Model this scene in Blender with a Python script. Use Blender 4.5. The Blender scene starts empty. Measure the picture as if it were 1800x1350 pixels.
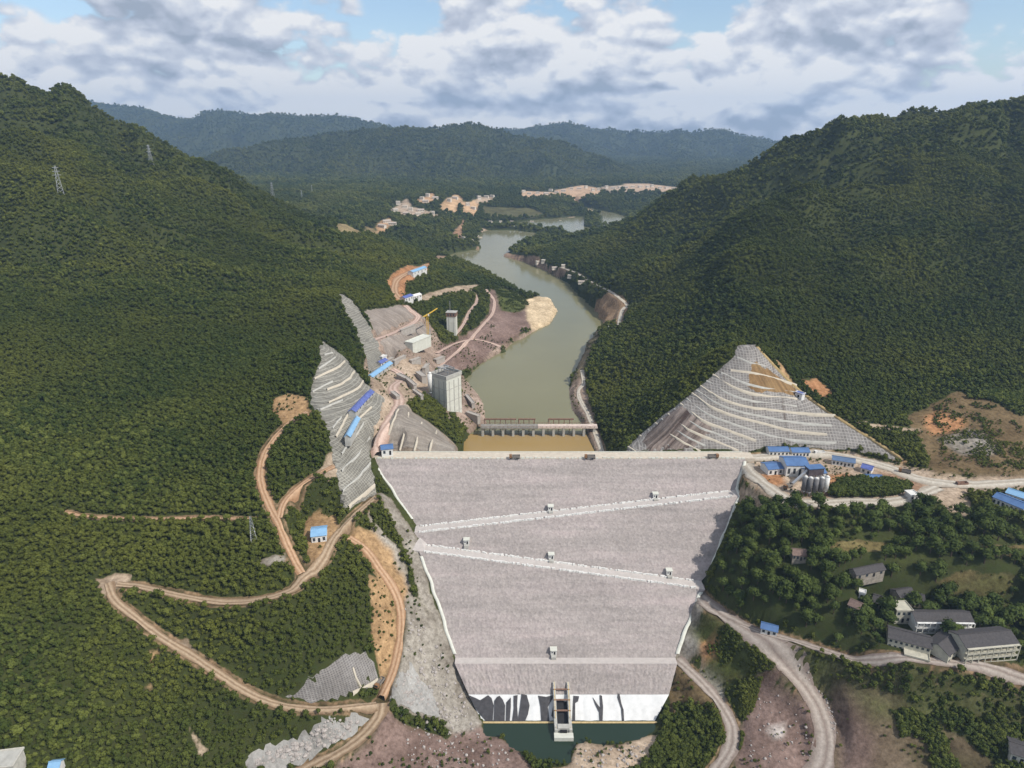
import bpy, math, random
import numpy as np
from mathutils import Vector, Matrix
from mathutils.geometry import delaunay_2d_cdt

random.seed(7)
rng = np.random.default_rng(7)
SC = bpy.context.scene
COL = SC.collection
R = math.radians

# ------------------------------------------------------------------ camera
CAM_Z, PITCH, FPX = 325.0, R(20.3), 1200.0          # metres above the tailwater, tilt down, focal length in 1800-px units
cam = bpy.data.cameras.new('camera')
cam.sensor_width = 36.0
cam.lens = 36.0 * FPX / 1800.0
cam.clip_start, cam.clip_end = 1.0, 40000.0
camo = bpy.data.objects.new('camera', cam)
COL.objects.link(camo)
camo.location = (0, 0, CAM_Z)
camo.rotation_euler = (math.pi / 2 - PITCH, 0, 0)
SC.camera = camo

# ------------------------------------------------------------------ world, sun, exposure
SUN_DIR = Vector((0.62, -0.42, 0.80)).normalized()    # towards the sun
SUN_EL = math.asin(SUN_DIR.z)
SUN_AZ = math.atan2(SUN_DIR.x, SUN_DIR.y)             # clockwise from +Y
world = bpy.data.worlds.new('World')
SC.world = world
world.use_nodes = True


def build_world():
    nt = world.node_tree
    N, L = nt.nodes, nt.links
    N.clear()

    def node(t, **kw):
        n = N.new(t)
        for k, v in kw.items():
            setattr(n, k, v)
        return n

    def m(op, a, b=None, c=None, clamp=False):
        n = node('ShaderNodeMath', operation=op, use_clamp=clamp)
        for i, x in enumerate((a, b, c)):
            if x is None:
                continue
            if isinstance(x, (int, float)):
                n.inputs[i].default_value = x
            else:
                L.new(x, n.inputs[i])
        return n.outputs[0]

    out = node('ShaderNodeOutputWorld')
    sky = node('ShaderNodeTexSky', sky_type='NISHITA')
    sky.sun_disc = False
    sky.sun_elevation = SUN_EL
    sky.sun_rotation = SUN_AZ
    sky.altitude = 400
    bg = node('ShaderNodeBackground')
    bg.inputs[1].default_value = 0.15
    L.new(sky.outputs[0], bg.inputs[0])
    tc = node('ShaderNodeTexCoord')
    nrm = node('ShaderNodeVectorMath', operation='NORMALIZE')
    L.new(tc.outputs['Generated'], nrm.inputs[0])

    def cloud_at(dz):
        """cumulus deck: direction bent onto a dome, fractal noise with billowed edges"""
        sep = node('ShaderNodeSeparateXYZ')
        L.new(nrm.outputs[0], sep.inputs[0])
        z = m('ADD', m('MAXIMUM', sep.outputs[2], 0.0), dz)
        den = m('ADD', z, 0.50)
        cmb = node('ShaderNodeCombineXYZ')
        L.new(m('ADD', m('DIVIDE', sep.outputs[0], den), 41.9), cmb.inputs[0])
        L.new(m('ADD', m('DIVIDE', sep.outputs[1], den), 14.4), cmb.inputs[1])
        big = node('ShaderNodeTexNoise', noise_dimensions='2D')
        big.inputs['Scale'].default_value = 1.5
        big.inputs['Detail'].default_value = 1.5
        L.new(cmb.outputs[0], big.inputs['Vector'])
        fine = node('ShaderNodeTexNoise', noise_dimensions='2D')
        fine.inputs['Scale'].default_value = 3.4
        fine.inputs['Detail'].default_value = 7.0
        fine.inputs['Roughness'].default_value = 0.55
        L.new(cmb.outputs[0], fine.inputs['Vector'])
        puff = node('ShaderNodeTexVoronoi', voronoi_dimensions='2D', feature='F1')
        puff.inputs['Scale'].default_value = 11.0
        puff.inputs['Detail'].default_value = 1.0
        wv = node('ShaderNodeVectorMath', operation='MULTIPLY_ADD')
        L.new(fine.outputs[1], wv.inputs[0])
        wv.inputs[1].default_value = (0.16, 0.16, 0.16)
        L.new(cmb.outputs[0], wv.inputs[2])
        L.new(wv.outputs[0], puff.inputs['Vector'])
        s = m('ADD', m('MULTIPLY', big.outputs[0], 0.42), m('MULTIPLY', fine.outputs[0], 0.62))
        return m('ADD', s, m('MULTIPLY', puff.outputs[0], -0.15))

    d0 = cloud_at(0.0)
    d1 = cloud_at(0.010)
    d2 = cloud_at(0.032)
    cov = node('ShaderNodeMapRange', interpolation_type='SMOOTHSTEP')
    cov.inputs['From Min'].default_value = 0.325
    cov.inputs['From Max'].default_value = 0.405
    sepz = node('ShaderNodeSeparateXYZ')
    L.new(nrm.outputs[0], sepz.inputs[0])
    low = m('MULTIPLY', m('SUBTRACT', 1.0, m('MULTIPLY', sepz.outputs[2], 7.0), clamp=True), 0.16)   # distant clouds overlap towards the horizon
    L.new(m('ADD', d0, low), cov.inputs['Value'])
    lit = m('ADD', m('MULTIPLY', m('SUBTRACT', d0, d1), 2.4), m('MULTIPLY', m('SUBTRACT', d0, d2), 2.9))       # tops brighter than undersides
    lit = m('ADD', lit, m('MULTIPLY', low, 1.5))                     # far decks are seen through their sunlit sides
    lit = m('ADD', m('ADD', lit, 0.55), m('MULTIPLY', m('SUBTRACT', d0, 0.47), -0.5), clamp=True)
    ramp = node('ShaderNodeValToRGB')
    cr = ramp.color_ramp
    cr.elements[0].position = 0.12
    cr.elements[0].color = (0.40, 0.46, 0.56, 1)
    cr.elements[1].position = 0.92
    cr.elements[1].color = (1.02, 1.02, 1.02, 1)
    e = cr.elements.new(0.42)
    e.color = (0.58, 0.63, 0.74, 1)
    e = cr.elements.new(0.66)
    e.color = (0.77, 0.81, 0.89, 1)
    L.new(lit, ramp.inputs[0])
    bgc = node('ShaderNodeBackground')
    bgc.inputs[1].default_value = 0.92
    L.new(ramp.outputs[0], bgc.inputs[0])
    mix = node('ShaderNodeMixShader')
    L.new(cov.outputs[0], mix.inputs[0])
    L.new(bg.outputs[0], mix.inputs[1])
    L.new(bgc.outputs[0], mix.inputs[2])
    L.new(mix.outputs[0], out.inputs[0])


build_world()
world.cycles.sampling_method = 'MANUAL'
world.cycles.sample_map_resolution = 256
sl = bpy.data.lights.new('sun', 'SUN')
sl.energy = 4.6
sl.angle = R(0.6)
sl.color = (1.0, 0.95, 0.87)
so = bpy.data.objects.new('sun', sl)
COL.objects.link(so)
so.rotation_euler = (-SUN_DIR).to_track_quat('-Z', 'Y').to_euler()
SC.view_settings.view_transform = 'Standard'
SC.view_settings.look = 'None'
SC.view_settings.exposure = 0.0
SC.view_settings.gamma = 1.0
SC.cycles.max_bounces = 4
SC.cycles.diffuse_bounces = 2
SC.cycles.glossy_bounces = 2
SC.cycles.transparent_max_bounces = 4
SC.cycles.volume_bounces = 0

# ------------------------------------------------------------------ photo geometry helpers (where things stand)
CP, SP = math.cos(PITCH), math.sin(PITCH)


def ray(u, v):
    a, b = (u - 900.0) / FPX, (675.0 - v) / FPX
    return np.array((a, CP + b * SP, -SP + b * CP))


def PZ(u, v, z):
    d = ray(u, v)
    t = (z - CAM_Z) / d[2]
    return np.array((d[0] * t, d[1] * t, z))


def PY(u, v, y):
    d = ray(u, v)
    t = y / d[1]
    return np.array((d[0] * t, y, CAM_Z + d[2] * t))


def project(x, y, z):
    dz = z - CAM_Z
    f = y * CP - dz * SP
    up = y * SP + dz * CP
    f = np.maximum(f, 1e-3)
    return 900 + FPX * x / f, 675 - FPX * up / f


def sstep(a, b, x):
    t = np.clip((x - a) / (b - a), 0, 1)
    return t * t * (3 - 2 * t)


def _hash(ix, iy, seed):
    h = (ix.astype(np.int64) * 374761393 + iy.astype(np.int64) * 668265263 + seed * 974634777) & 0xFFFFFFFF
    h = ((h ^ (h >> 13)) * 1274126177) & 0xFFFFFFFF
    return ((h ^ (h >> 16)) & 0xFFFF) / 65535.0


def vnoise(x, y, seed=0):
    ix, iy = np.floor(x), np.floor(y)
    fx, fy = x - ix, y - iy
    fx = fx * fx * fx * (fx * (fx * 6 - 15) + 10)
    fy = fy * fy * fy * (fy * (fy * 6 - 15) + 10)
    a, b = _hash(ix, iy, seed), _hash(ix + 1, iy, seed)
    c, d = _hash(ix, iy + 1, seed), _hash(ix + 1, iy + 1, seed)
    return (a + (b - a) * fx) * (1 - fy) + (c + (d - c) * fx) * fy


def fbm(x, y, seed=0, octs=4):
    s, a, n = 0, 0.5, 0
    for o in range(octs):
        s = s + a * vnoise(x, y, seed + o * 17)
        n += a
        a *= 0.5
        x, y = x * 2.03 + 3.7, y * 2.03 - 1.3
    return s / n


def ridged(x, y, seed=0, octs=3):
    s, a, n = 0, 0.6, 0
    for o in range(octs):
        s = s + a * (1 - np.abs(2 * vnoise(x, y, seed + o * 13) - 1))
        n += a
        a *= 0.45
        x, y = x * 2.1 + 5.1, y * 2.1 + 2.3
    return s / n


def seg_dist(px, py, pts):
    """distance to an open polyline and the (segment + t) parameter"""
    best = np.full(px.shape, 1e12)
    par = np.zeros(px.shape)
    for i in range(len(pts) - 1):
        ax, ay = pts[i][0], pts[i][1]
        dx, dy = pts[i + 1][0] - ax, pts[i + 1][1] - ay
        l2 = dx * dx + dy * dy + 1e-9
        t = np.clip(((px - ax) * dx + (py - ay) * dy) / l2, 0, 1)
        d = (px - ax - t * dx) ** 2 + (py - ay - t * dy) ** 2
        k = d < best
        best = np.where(k, d, best)
        par = np.where(k, i + t, par)
    return np.sqrt(best), par


def inside(px, py, poly):
    r = np.zeros(px.shape, bool)
    n = len(poly)
    for i in range(n):
        x0, y0 = poly[i][0], poly[i][1]
        x1, y1 = poly[(i + 1) % n][0], poly[(i + 1) % n][1]
        if y0 == y1:
            continue
        c = (y0 > py) != (y1 > py)
        r ^= c & (px < (x1 - x0) * (py - y0) / (y1 - y0) + x0)
    return r


def sdist(px, py, poly):
    d, _ = seg_dist(px, py, list(poly) + [poly[0]])
    return np.where(inside(px, py, poly), -d, d)


# ------------------------------------------------------------------ dam geometry
WATER = 60.0
CREST_Y, CREST_Z = 451.0, 100.0
EDGE_L = [(100, -104), (64, -63), (42, -48), (20, -35), (9, -26), (0, -18)]      # (z, x)
EDGE_R = [(100, 172), (84, 160), (50, 131), (44, 121), (20, 101), (9, 94), (0, 84)]


def edge_x(tab, z):
    zs = [p[0] for p in tab][::-1]
    xs = [p[1] for p in tab][::-1]
    return np.interp(z, zs, xs)


def road_z1(x):
    return np.interp(x, [-62, 162], [67.5, 84.5])


def road_z2(x):
    return np.interp(x, [-62, 125], [62.5, 46.5])


RW = 9.0      # ramp width


def dam_y(x, z):
    """downstream face: y at height z, stepping out below each ramp and the toe berm"""
    y = CREST_Y - 1.20 * (100 - z)
    y = y - RW * (z < road_z1(x)) - RW * (z < road_z2(x)) - 5.0 * (z < 20)
    return y


# ------------------------------------------------------------------ terrain: control points read off the photograph
CT = []


def cz(*rows):
    for u, v, z in rows:
        CT.append(PZ(u, v, z))


def cy(*rows):
    for u, v, y in rows:
        CT.append(PY(u, v, y))


def ridge(*rows, back=260, drop=70):
    for u, v, y in rows:
        p = PY(u, v, y)
        CT.append(p)
        CT.append(np.array((p[0] * (1 + back / y * 0.6), p[1] + back, p[2] - drop)))


# left hill
cy((-150, 1250, 235), (-150, 900, 330), (-150, 700, 460), (-150, 500, 640), (-150, 300, 900))
cy((0, 1340, 225), (0, 1200, 255), (0, 1030, 300), (0, 900, 345), (0, 700, 480), (0, 500, 650), (0, 300, 900))
ridge((-150, 115, 1150), (0, 133, 1150), (60, 148, 1170), (84, 160, 1190), (110, 144, 1140), (135, 155, 1140), (165, 182, 1160), (200, 203, 1160),
      (250, 224, 1160), (330, 270, 1160), (400, 294, 1180), (450, 327, 1200), (500, 352, 1230), (560, 384, 1260), (620, 402, 1290))
cz((150, 1300, 55), (150, 1150, 78), (150, 1020, 90), (150, 900, 108))
cy((150, 750, 455), (150, 600, 570), (150, 450, 740), (150, 300, 950))
cz((300, 1330, 38), (300, 1220, 52), (300, 1135, 62), (300, 1042, 82), (300, 960, 92), (300, 850, 105))
cy((300, 720, 490), (300, 600, 600), (300, 480, 740), (300, 370, 920))
cz((430, 1300, 26), (430, 1213, 45), (430, 1130, 63), (430, 1058, 77), (430, 980, 90), (430, 880, 103), (430, 760, 120))
cy((430, 640, 575), (430, 520, 720), (430, 430, 900))
cz((520, 1290, 20), (520, 1240, 35), (520, 1150, 56), (520, 1050, 75), (530, 1020, 80), (520, 930, 96), (520, 850, 107), (520, 730, 124))
cy((520, 620, 600), (520, 520, 740), (520, 430, 930))
cz((600, 1320, 14), (600, 1245, 28), (600, 1180, 42), (600, 1100, 56), (600, 1000, 73), (590, 930, 87), (600, 860, 101), (600, 780, 118), (570, 700, 131))
cy((568, 605, 572), (600, 625, 590), (650, 670, 600), (640, 620, 645), (620, 570, 690), (590, 517, 740), (640, 545, 740), (715, 540, 800), (680, 590, 690), (660, 650, 620))
cz((700, 680, 103), (720, 650, 101), (745, 620, 98), (765, 590, 97), (740, 560, 110), (655, 770, 112), (665, 790, 103))
cy((745, 477, 1050), (695, 502, 920), (715, 535, 830), (650, 434, 1100), (700, 450, 1150), (780, 487, 1080), (830, 503, 1070), (760, 470, 1180))
cz((880, 522, 82), (915, 542, 70), (850, 540, 86), (800, 540, 96), (870, 580, 75), (800, 600, 80), (840, 620, 68), (780, 640, 78), (800, 660, 70),
   (825, 690, 68), (835, 730, 66), (760, 690, 92), (740, 700, 104), (790, 740, 84), (810, 775, 74), (700, 760, 113), (690, 720, 118), (740, 735, 109), (775, 765, 100), (806, 795, 94))
# left of the dam, foot of the slope
cz((640, 930, 80), (690, 950, 69), (690, 1030, 55), (705, 1100, 42), (690, 1180, 28), (670, 1235, 22), (740, 1100, 37), (770, 1200, 13), (720, 1250, 11),
   (800, 1290, 4), (700, 1320, 8), (850, 1310, 2), (900, 1340, 2), (1050, 1340, 3), (650, 1020, 67), (655, 1120, 45), (640, 1340, 8), (560, 1345, 12))
for p in ((0, 100, 0), (-150, 100, 20), (150, 100, 10), (-350, 50, 70), (350, 50, 50), (0, -150, 0), (-400, -150, 80), (400, -150, 60)):
    CT.append(np.array(p, float))
# terrace and village right of the dam
cz((1330, 830, 97), (1420, 850, 97), (1500, 830, 98), (1440, 888, 96), (1560, 880, 96), (1640, 855, 98), (1750, 850, 98), (1800, 845, 98), (1900, 845, 98),
   (1310, 900, 86), (1300, 960, 74), (1270, 1010, 60), (1230, 1045, 46), (1400, 950, 86), (1500, 950, 88), (1600, 950, 88), (1750, 950, 90), (1400, 1030, 70),
   (1550, 1040, 74), (1750, 1050, 76), (1300, 1100, 44), (1350, 1110, 52), (1400, 1130, 51), (1500, 1160, 50), (1600, 1140, 59), (1700, 1140, 59), (1650, 1070, 66),
   (1800, 1140, 61), (1600, 1190, 48), (1800, 1200, 48), (1220, 1100, 30), (1190, 1160, 20), (1260, 1230, 12), (1285, 1290, 8), (1250, 1130, 34), (1330, 1180, 28),
   (1390, 1175, 34), (1445, 1260, 20), (1460, 1330, 12), (1380, 1300, 14), (1320, 1320, 8), (1500, 1230, 36), (1600, 1280, 30), (1800, 1280, 36), (1800, 1350, 28),
   (1550, 1350, 18), (1950, 1100, 62), (1950, 1350, 35), (1210, 1250, 6), (1170, 1300, 1))
# right abutment cut slope and hill
cz((1110, 800, 98), (1200, 797, 100), (1310, 790, 101), (1400, 785, 101), (1500, 795, 100), (1590, 812, 100))
cy((1325, 610, 535), (1220, 700, 505), (1160, 750, 490), (1270, 650, 522), (1330, 700, 500), (1330, 750, 480), (1400, 690, 518), (1450, 720, 500), (1400, 740, 485),
   (1520, 770, 470), (1500, 730, 490), (1400, 640, 575), (1500, 680, 540), (1650, 700, 530), (1750, 690, 530))
cz((1600, 740, 108), (1700, 780, 104), (1800, 720, 112), (1900, 720, 114))
cy((1330, 560, 640), (1450, 560, 640), (1600, 600, 610), (1750, 600, 600), (1900, 600, 590), (1300, 480, 780), (1450, 450, 800), (1600, 450, 770), (1780, 450, 740),
   (1950, 450, 720), (1300, 400, 950), (1450, 350, 960), (1600, 320, 970), (1780, 300, 950), (1950, 280, 950))
ridge((2050, 150, 1200), (1900, 160, 1200), (1800, 168, 1200), (1740, 182, 1200), (1660, 192, 1200), (1600, 194, 1200), (1520, 202, 1200), (1480, 204, 1180), (1440, 227, 1180),
      (1390, 238, 1200), (1350, 264, 1220), (1320, 282, 1250), (1260, 312, 1320), (1200, 342, 1400), (1100, 392, 1600), (1040, 407, 1700))
cz((1060, 790, 66), (1090, 770, 80), (1080, 700, 82), (1040, 690, 66), (900, 447, 66), (1070, 545, 78), (1100, 540, 86))
cy((1150, 680, 610), (1120, 600, 740), (1200, 600, 690), (1080, 640, 700), (1100, 560, 860), (1200, 500, 860), (1100, 500, 1000), (1040, 500, 1130), (1000, 450, 1400),
   (1100, 440, 1250), (1050, 420, 1600), (950, 440, 1450))
# far valley floor
cy((700, 400, 1700), (780, 410, 1800), (760, 440, 1480), (1050, 350, 2600))
cz((900, 385, 66), (850, 360, 90), (950, 365, 80), (1150, 345, 95), (1070, 385, 58), (1100, 370, 64), (700, 360, 115), (780, 350, 118), (830, 345, 115))
for p in ((-2500, 3000, 130), (-1200, 3000, 125), (0, 3000, 105), (900, 3100, 105), (2500, 3000, 160), (-3000, 5000, 120), (0, 5000, 110), (3000, 5000, 120), (-5000, 9000, 120), (0, 9000, 120),
          (5000, 9000, 120), (-2200, 1900, 260), (2200, 1900, 260), (-2000, 1000, 380), (2000, 1000, 380), (-1100, 300, 190), (1100, 300, 170), (-1000, 0, 200), (1000, 0, 180), (-900, 2000, 170),
          (-1300, 2400, 150), (1100, 2200, 190)):
    CT.append(np.array(p, float))
# dam edges, upstream toe
for z in (98, 84, 72, 62, 50, 40, 30, 20, 10, 2):
    for tab, s in ((EDGE_L, -1), (EDGE_R, 1)):
        x = float(edge_x(tab, z))
        CT.append(np.array((x + s * 2, float(dam_y(np.array(x), np.array(z))), z + 0.5)))
CT = np.array(CT)

# structured grid whose spacing grows with distance
ys = np.concatenate([np.arange(-150, 200, 8.0), np.arange(200, 720, 2.5), np.arange(720, 1150, 4.0), np.arange(1150, 2700, 9.0), np.arange(2700, 9600, 28.0)])
NS = 560
sv = np.linspace(-1, 1, NS)
fs = 0.55 * sv + 0.45 * sv ** 3


def halfw(y):
    return 330 + 0.95 * np.maximum(y, 0)


GX = fs[None, :] * halfw(ys)[:, None]
GY = np.repeat(ys[:, None], NS, 1)


def rbf_eval(ct, x, y, c=22.0):
    n = len(ct)
    X = ct[:, :2] / 100.0
    c2 = (c / 100.0) ** 2
    D = np.sqrt(((X[:, None, :] - X[None, :, :]) ** 2).sum(-1) + c2)
    A = np.zeros((n + 3, n + 3))
    A[:n, :n] = D - np.eye(n) * 0.02
    A[:n, n] = 1
    A[:n, n + 1:] = X
    A[n, :n] = 1
    A[n + 1:, :n] = X.T
    b = np.zeros(n + 3)
    b[:n] = ct[:, 2]
    w = np.linalg.solve(A, b)
    xf, yf = x.ravel() / 100, y.ravel() / 100
    out = w[n] + w[n + 1] * xf + w[n + 2] * yf
    for i in range(n):
        out = out + w[i] * np.sqrt((xf - X[i, 0]) ** 2 + (yf - X[i, 1]) ** 2 + c2)
    return out.reshape(x.shape)


GZ = rbf_eval(CT, GX, GY)
GZ = np.clip(GZ, -5, 900)

# far mountain ridges
FAR = [
    ([(420, 268, 3900), (500, 257, 4000), (560, 243, 4100), (650, 232, 4200), (720, 224, 4300), (770, 227, 4300), (830, 217, 4300), (870, 227, 4300), (950, 247, 4200), (1000, 264, 4150),
      (1060, 278, 4050), (1120, 302, 3950), (1190, 325, 3850)], 0.36),
    ([(830, 217, 4300), (800, 260, 3850), (760, 300, 3450)], 0.42),
    ([(650, 232, 4200), (600, 280, 3700), (560, 315, 3300)], 0.42),
    ([(950, 247, 4200), (960, 290, 3700)], 0.45),
    ([(60, 175, 7200), (170, 181, 7000), (250, 196, 6800), (300, 207, 6600), (350, 206, 6600), (390, 196, 6700), (440, 206, 6600), (500, 206, 6500), (580, 206, 6500), (640, 212, 6600), (700, 224, 6700), (800, 235, 6900)], 0.34),
    ([(390, 196, 6700), (380, 240, 6000), (360, 262, 5500)], 0.4),
    ([(580, 206, 6500), (560, 240, 5900)], 0.4),
    ([(800, 240, 7400), (890, 231, 7400), (950, 227, 7300), (990, 217, 7200), (1030, 224, 7200), (1100, 233, 7000), (1200, 233, 6900), (1270, 231, 6800), (1310, 241, 6700), (1360, 250, 6600), (1450, 245, 6700), (1600, 240, 7000)], 0.34),
    ([(990, 217, 7200), (1020, 250, 6400), (1060, 280, 5600)], 0.4),
    ([(1200, 233, 6900), (1190, 262, 6100), (1200, 290, 5300)], 0.4),
    ([(1310, 241, 6700), (1330, 280, 5800)], 0.4),
]
sub = ys > 2500
fx_, fy_ = GX[sub], GY[sub]
base = GZ[sub]
for pts, k in FAR:
    w = [PY(*p) for p in pts]
    zz = np.array([p[2] for p in w])
    d, par = seg_dist(fx_, fy_, w)
    zr = np.interp(par, np.arange(len(zz)), zz)
    rn = ridged(fx_ / 620, fy_ / 620, 5, 4)
    h = zr - k * d * (0.72 + 0.56 * vnoise(fx_ / 300, fy_ / 300, 9)) + (rn - 0.60) * np.minimum(30 + d * 0.50, 230) + (ridged(fx_ / 210, fy_ / 210, 3, 3) - 0.6) * 62
    base = np.maximum(base, h)
GZ[sub] = base

# spurs and gullies on the near hills, growing with height above the works
hw_ = sstep(112, 215, GZ) * sstep(540, 800, GY) * (1 - 0.6 * sstep(2400, 3200, GY))
wx_ = GX + (fbm(GX / 160, GY / 160, 51, 3) - .5) * 130
wy_ = GY + (fbm(GX / 160, GY / 160, 61, 3) - .5) * 130
sp_ = ridged(wx_ / 560 + wy_ / 700, wy_ / 260 - wx_ / 900, 31, 4) - 0.62
GZ = GZ + hw_ * (sp_ * 125 + (ridged(wx_ / 150, wy_ / 110, 12, 3) - 0.6) * 44 + (fbm(GX / 40, GY / 40, 14) - 0.5) * 9)

# the hills' skylines as the photograph shows them
for SKY in ([(-150, 115), (0, 131), (25, 131), (60, 148), (84, 158), (100, 146), (112, 142), (130, 149), (150, 163), (165, 180), (200, 201), (250, 221), (300, 250), (330, 268), (400, 291), (430, 312), (450, 325), (500, 350), (560, 382), (600, 398)],
            [(1215, 335), (1260, 311), (1320, 281), (1350, 263), (1375, 243), (1390, 236), (1415, 233), (1440, 224), (1460, 210), (1482, 200), (1505, 203), (1540, 200), (1580, 197), (1600, 188), (1630, 186), (1660, 191), (1680, 190), (1705, 178), (1725, 176), (1745, 179), (1770, 172), (1800, 167), (1900, 160), (2000, 152)]):
    for it in range(2):
        uu = np.linspace(SKY[0][0], SKY[-1][0], 240)
        vv = np.interp(uu, [q[0] for q in SKY], [q[1] for q in SKY])
        rr, dz_, ystar = [], [], []
        yy = np.arange(850, 1520, 6.0)
        for u_, v_ in zip(uu, vv):
            d_ = ray(u_, v_)
            r_ = d_[0] / d_[1]
            fi = np.interp(yy, ys, np.arange(len(ys)))
            fj = np.clip(np.interp(r_ * yy / halfw(yy), fs, np.arange(NS)), 0, NS - 1.001)
            zz = GZ[fi.astype(int), fj.astype(int)] + 7.0
            e_ = (zz - CAM_Z) / yy
            k = int(np.argmax(e_))
            rr.append(r_)
            dz_.append((d_[2] / d_[1] - e_[k]) * yy[k])
            ystar.append(yy[k])
        rr, dz_, ystar = np.array(rr), np.array(dz_), np.array(ystar)
        dz_ = dz_ * (1 - sstep(520, 600, uu) if SKY[0][0] < 0 else sstep(1215, 1330, uu))
        ystar = np.convolve(np.pad(ystar, 8, 'edge'), np.ones(17) / 17, 'valid')
        rg = GX / np.maximum(GY, 1)
        D_ = np.interp(rg, rr, dz_, left=dz_[0] if SKY[0][0] < 0 else 0, right=dz_[-1] if SKY[-1][0] > 1800 else 0)
        Ys = np.interp(rg, rr, ystar)
        GZ = GZ + D_ * sstep(Ys - 330, Ys - 20, GY) * (1 - sstep(1700, 2300, GY))
GZ = GZ + (fbm(GX / 22, GY / 22, 44, 3) - 0.5) * 2.4 * sstep(150, 330, GY) * (GY < 2600)

# river: shore line read at the water level
RIVER_PX = [(800, 822), (808, 800), (820, 766), (853, 744), (849, 715), (836, 690), (816, 668), (842, 641), (872, 622), (905, 601), (940, 582), (964, 570), (980, 548), (968, 531), (928, 529),
            (905, 517), (880, 503), (850, 490), (815, 478), (785, 465), (765, 455), (800, 444), (845, 437), (838, 420), (850, 405), (905, 405), (957, 412), (925, 425), (884, 450), (920, 460),
            (960, 475), (1000, 497), (1020, 520), (1048, 545), (1065, 575), (1040, 605), (1020, 640), (1000, 680), (1005, 720), (1030, 742), (1044, 770), (1062, 800), (1075, 822)]
RIVER = [PZ(u, v, WATER)[:2] for u, v in RIVER_PX]
FARW = [PZ(u, v, WATER)[:2] for u, v in ((1005, 366), (1040, 372), (1060, 380), (1062, 397), (1085, 395), (1100, 380), (1070, 372), (1030, 363), (1010, 360))]


def carve(poly, level, slope_in, slope_out, reach, depth=7):
    global GZ
    px = np.array([p[0] for p in poly])
    py = np.array([p[1] for p in poly])
    bb = (GX > px.min() - reach) & (GX < px.max() + reach) & (GY > py.min() - reach) & (GY < py.max() + reach)
    x, y, z = GX[bb], GY[bb], GZ[bb]
    wob = (fbm(x / 14, y / 14, 77, 3) - 0.5) * np.where(y < 700, 3.5, 9.0)
    d = sdist(x, y, poly) + wob
    lo = level - np.minimum(-d * slope_in, depth)
    hi = level + np.minimum(d * slope_out, 4.0)
    z = np.where(d < 0, np.minimum(z, lo), np.where(d < reach, np.maximum(z, hi), z))
    near = np.exp(-np.clip(d, 0, None) / 18.0) * (d > 0)
    z = z * (1 - 0.5 * near) + (level + np.minimum(np.clip(d, 0, None) * slope_out, 30)) * 0.5 * near
    GZ[bb] = z


carve(RIVER, WATER, 0.5, 0.45, 60)
carve(FARW, WATER, 0.3, 0.1, 60, 3)
POOL_PX = [(852, 1268), (850, 1290), (882, 1296), (895, 1318), (935, 1330), (950, 1342), (1003, 1342), (1008, 1312), (1030, 1306), (1060, 1312), (1090, 1308), (1130, 1300), (1150, 1285), (1155, 1268)]
POOL = [PZ(u, v, 0.0)[:2] for u, v in POOL_PX]
POOL = POOL + [POOL[-1] + np.array((4, 12)), POOL[0] + np.array((-4, 12))]
carve(POOL, 0.0, 0.5, 0.22, 14, 4)


# sampler and ray casting -------------------------------------------------
def samp(arr, x, y):
    fi = np.clip(np.interp(y, ys, np.arange(len(ys))), 0, len(ys) - 1.001)
    fj = np.interp(x / halfw(y), fs, np.arange(NS))
    fj = np.clip(fj, 0, NS - 1.001)
    i, j = fi.astype(int), fj.astype(int)
    a, b = fi - i, fj - j
    return (arr[i, j] * (1 - b) + arr[i, j + 1] * b) * (1 - a) + (arr[i + 1, j] * (1 - b) + arr[i + 1, j + 1] * b) * a


def zt(x, y):
    return samp(GZ, np.asarray(x, float), np.asarray(y, float))


STEPS = np.concatenate([np.arange(150, 1200, 1.5), np.arange(1200, 2700, 5), np.arange(2700, 9500, 20)])


def hit(uv):
    """where the line of sight through each photo point meets the ground"""
    uv = np.asarray(uv, float).reshape(-1, 2)
    out = np.zeros((len(uv), 3))
    for i, (u, v) in enumerate(uv):
        d = ray(u, v)
        t = STEPS / d[1]
        x, z = d[0] * t, CAM_Z + d[2] * t
        g = zt(x, STEPS)
        k = np.argmax(z < g)
        if not (z < g).any():
            k = len(STEPS) - 1
        k = max(k, 1)
        lo, hi = STEPS[k - 1], STEPS[k]
        for _ in range(12):
            mid = (lo + hi) / 2
            tm = mid / d[1]
            if CAM_Z + d[2] * tm < float(zt(d[0] * tm, mid)):
                hi = mid
            else:
                lo = mid
        tm = hi / d[1]
        out[i] = (d[0] * tm, hi, float(zt(d[0] * tm, hi)))
    return out


def H(u, v):
    return hit([(u, v)])[0]


def resample(pts, step):
    pts = np.asarray(pts, float)
    # Catmull-Rom through the points, then even spacing
    P = np.vstack([2 * pts[0] - pts[1], pts, 2 * pts[-1] - pts[-2]])
    o = []
    for i in range(1, len(P) - 2):
        n = max(2, int(np.linalg.norm(P[i + 1] - P[i]) / step * 2))
        for t in np.linspace(0, 1, n, endpoint=False):
            a, b, c, d = P[i - 1], P[i], P[i + 1], P[i + 2]
            o.append(0.5 * (2 * b + (c - a) * t + (2 * a - 5 * b + 4 * c - d) * t * t + (3 * b - a - 3 * c + d) * t ** 3))
    o.append(pts[-1])
    o = np.array(o)
    s = np.concatenate([[0], np.cumsum(np.linalg.norm(np.diff(o[:, :2], axis=0), axis=1))])
    n = max(2, int(s[-1] / step))
    q = np.linspace(0, s[-1], n)
    return np.stack([np.interp(q, s, o[:, k]) for k in range(o.shape[1])], 1)


# ------------------------------------------------------------------ materials
MATS = {}


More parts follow.
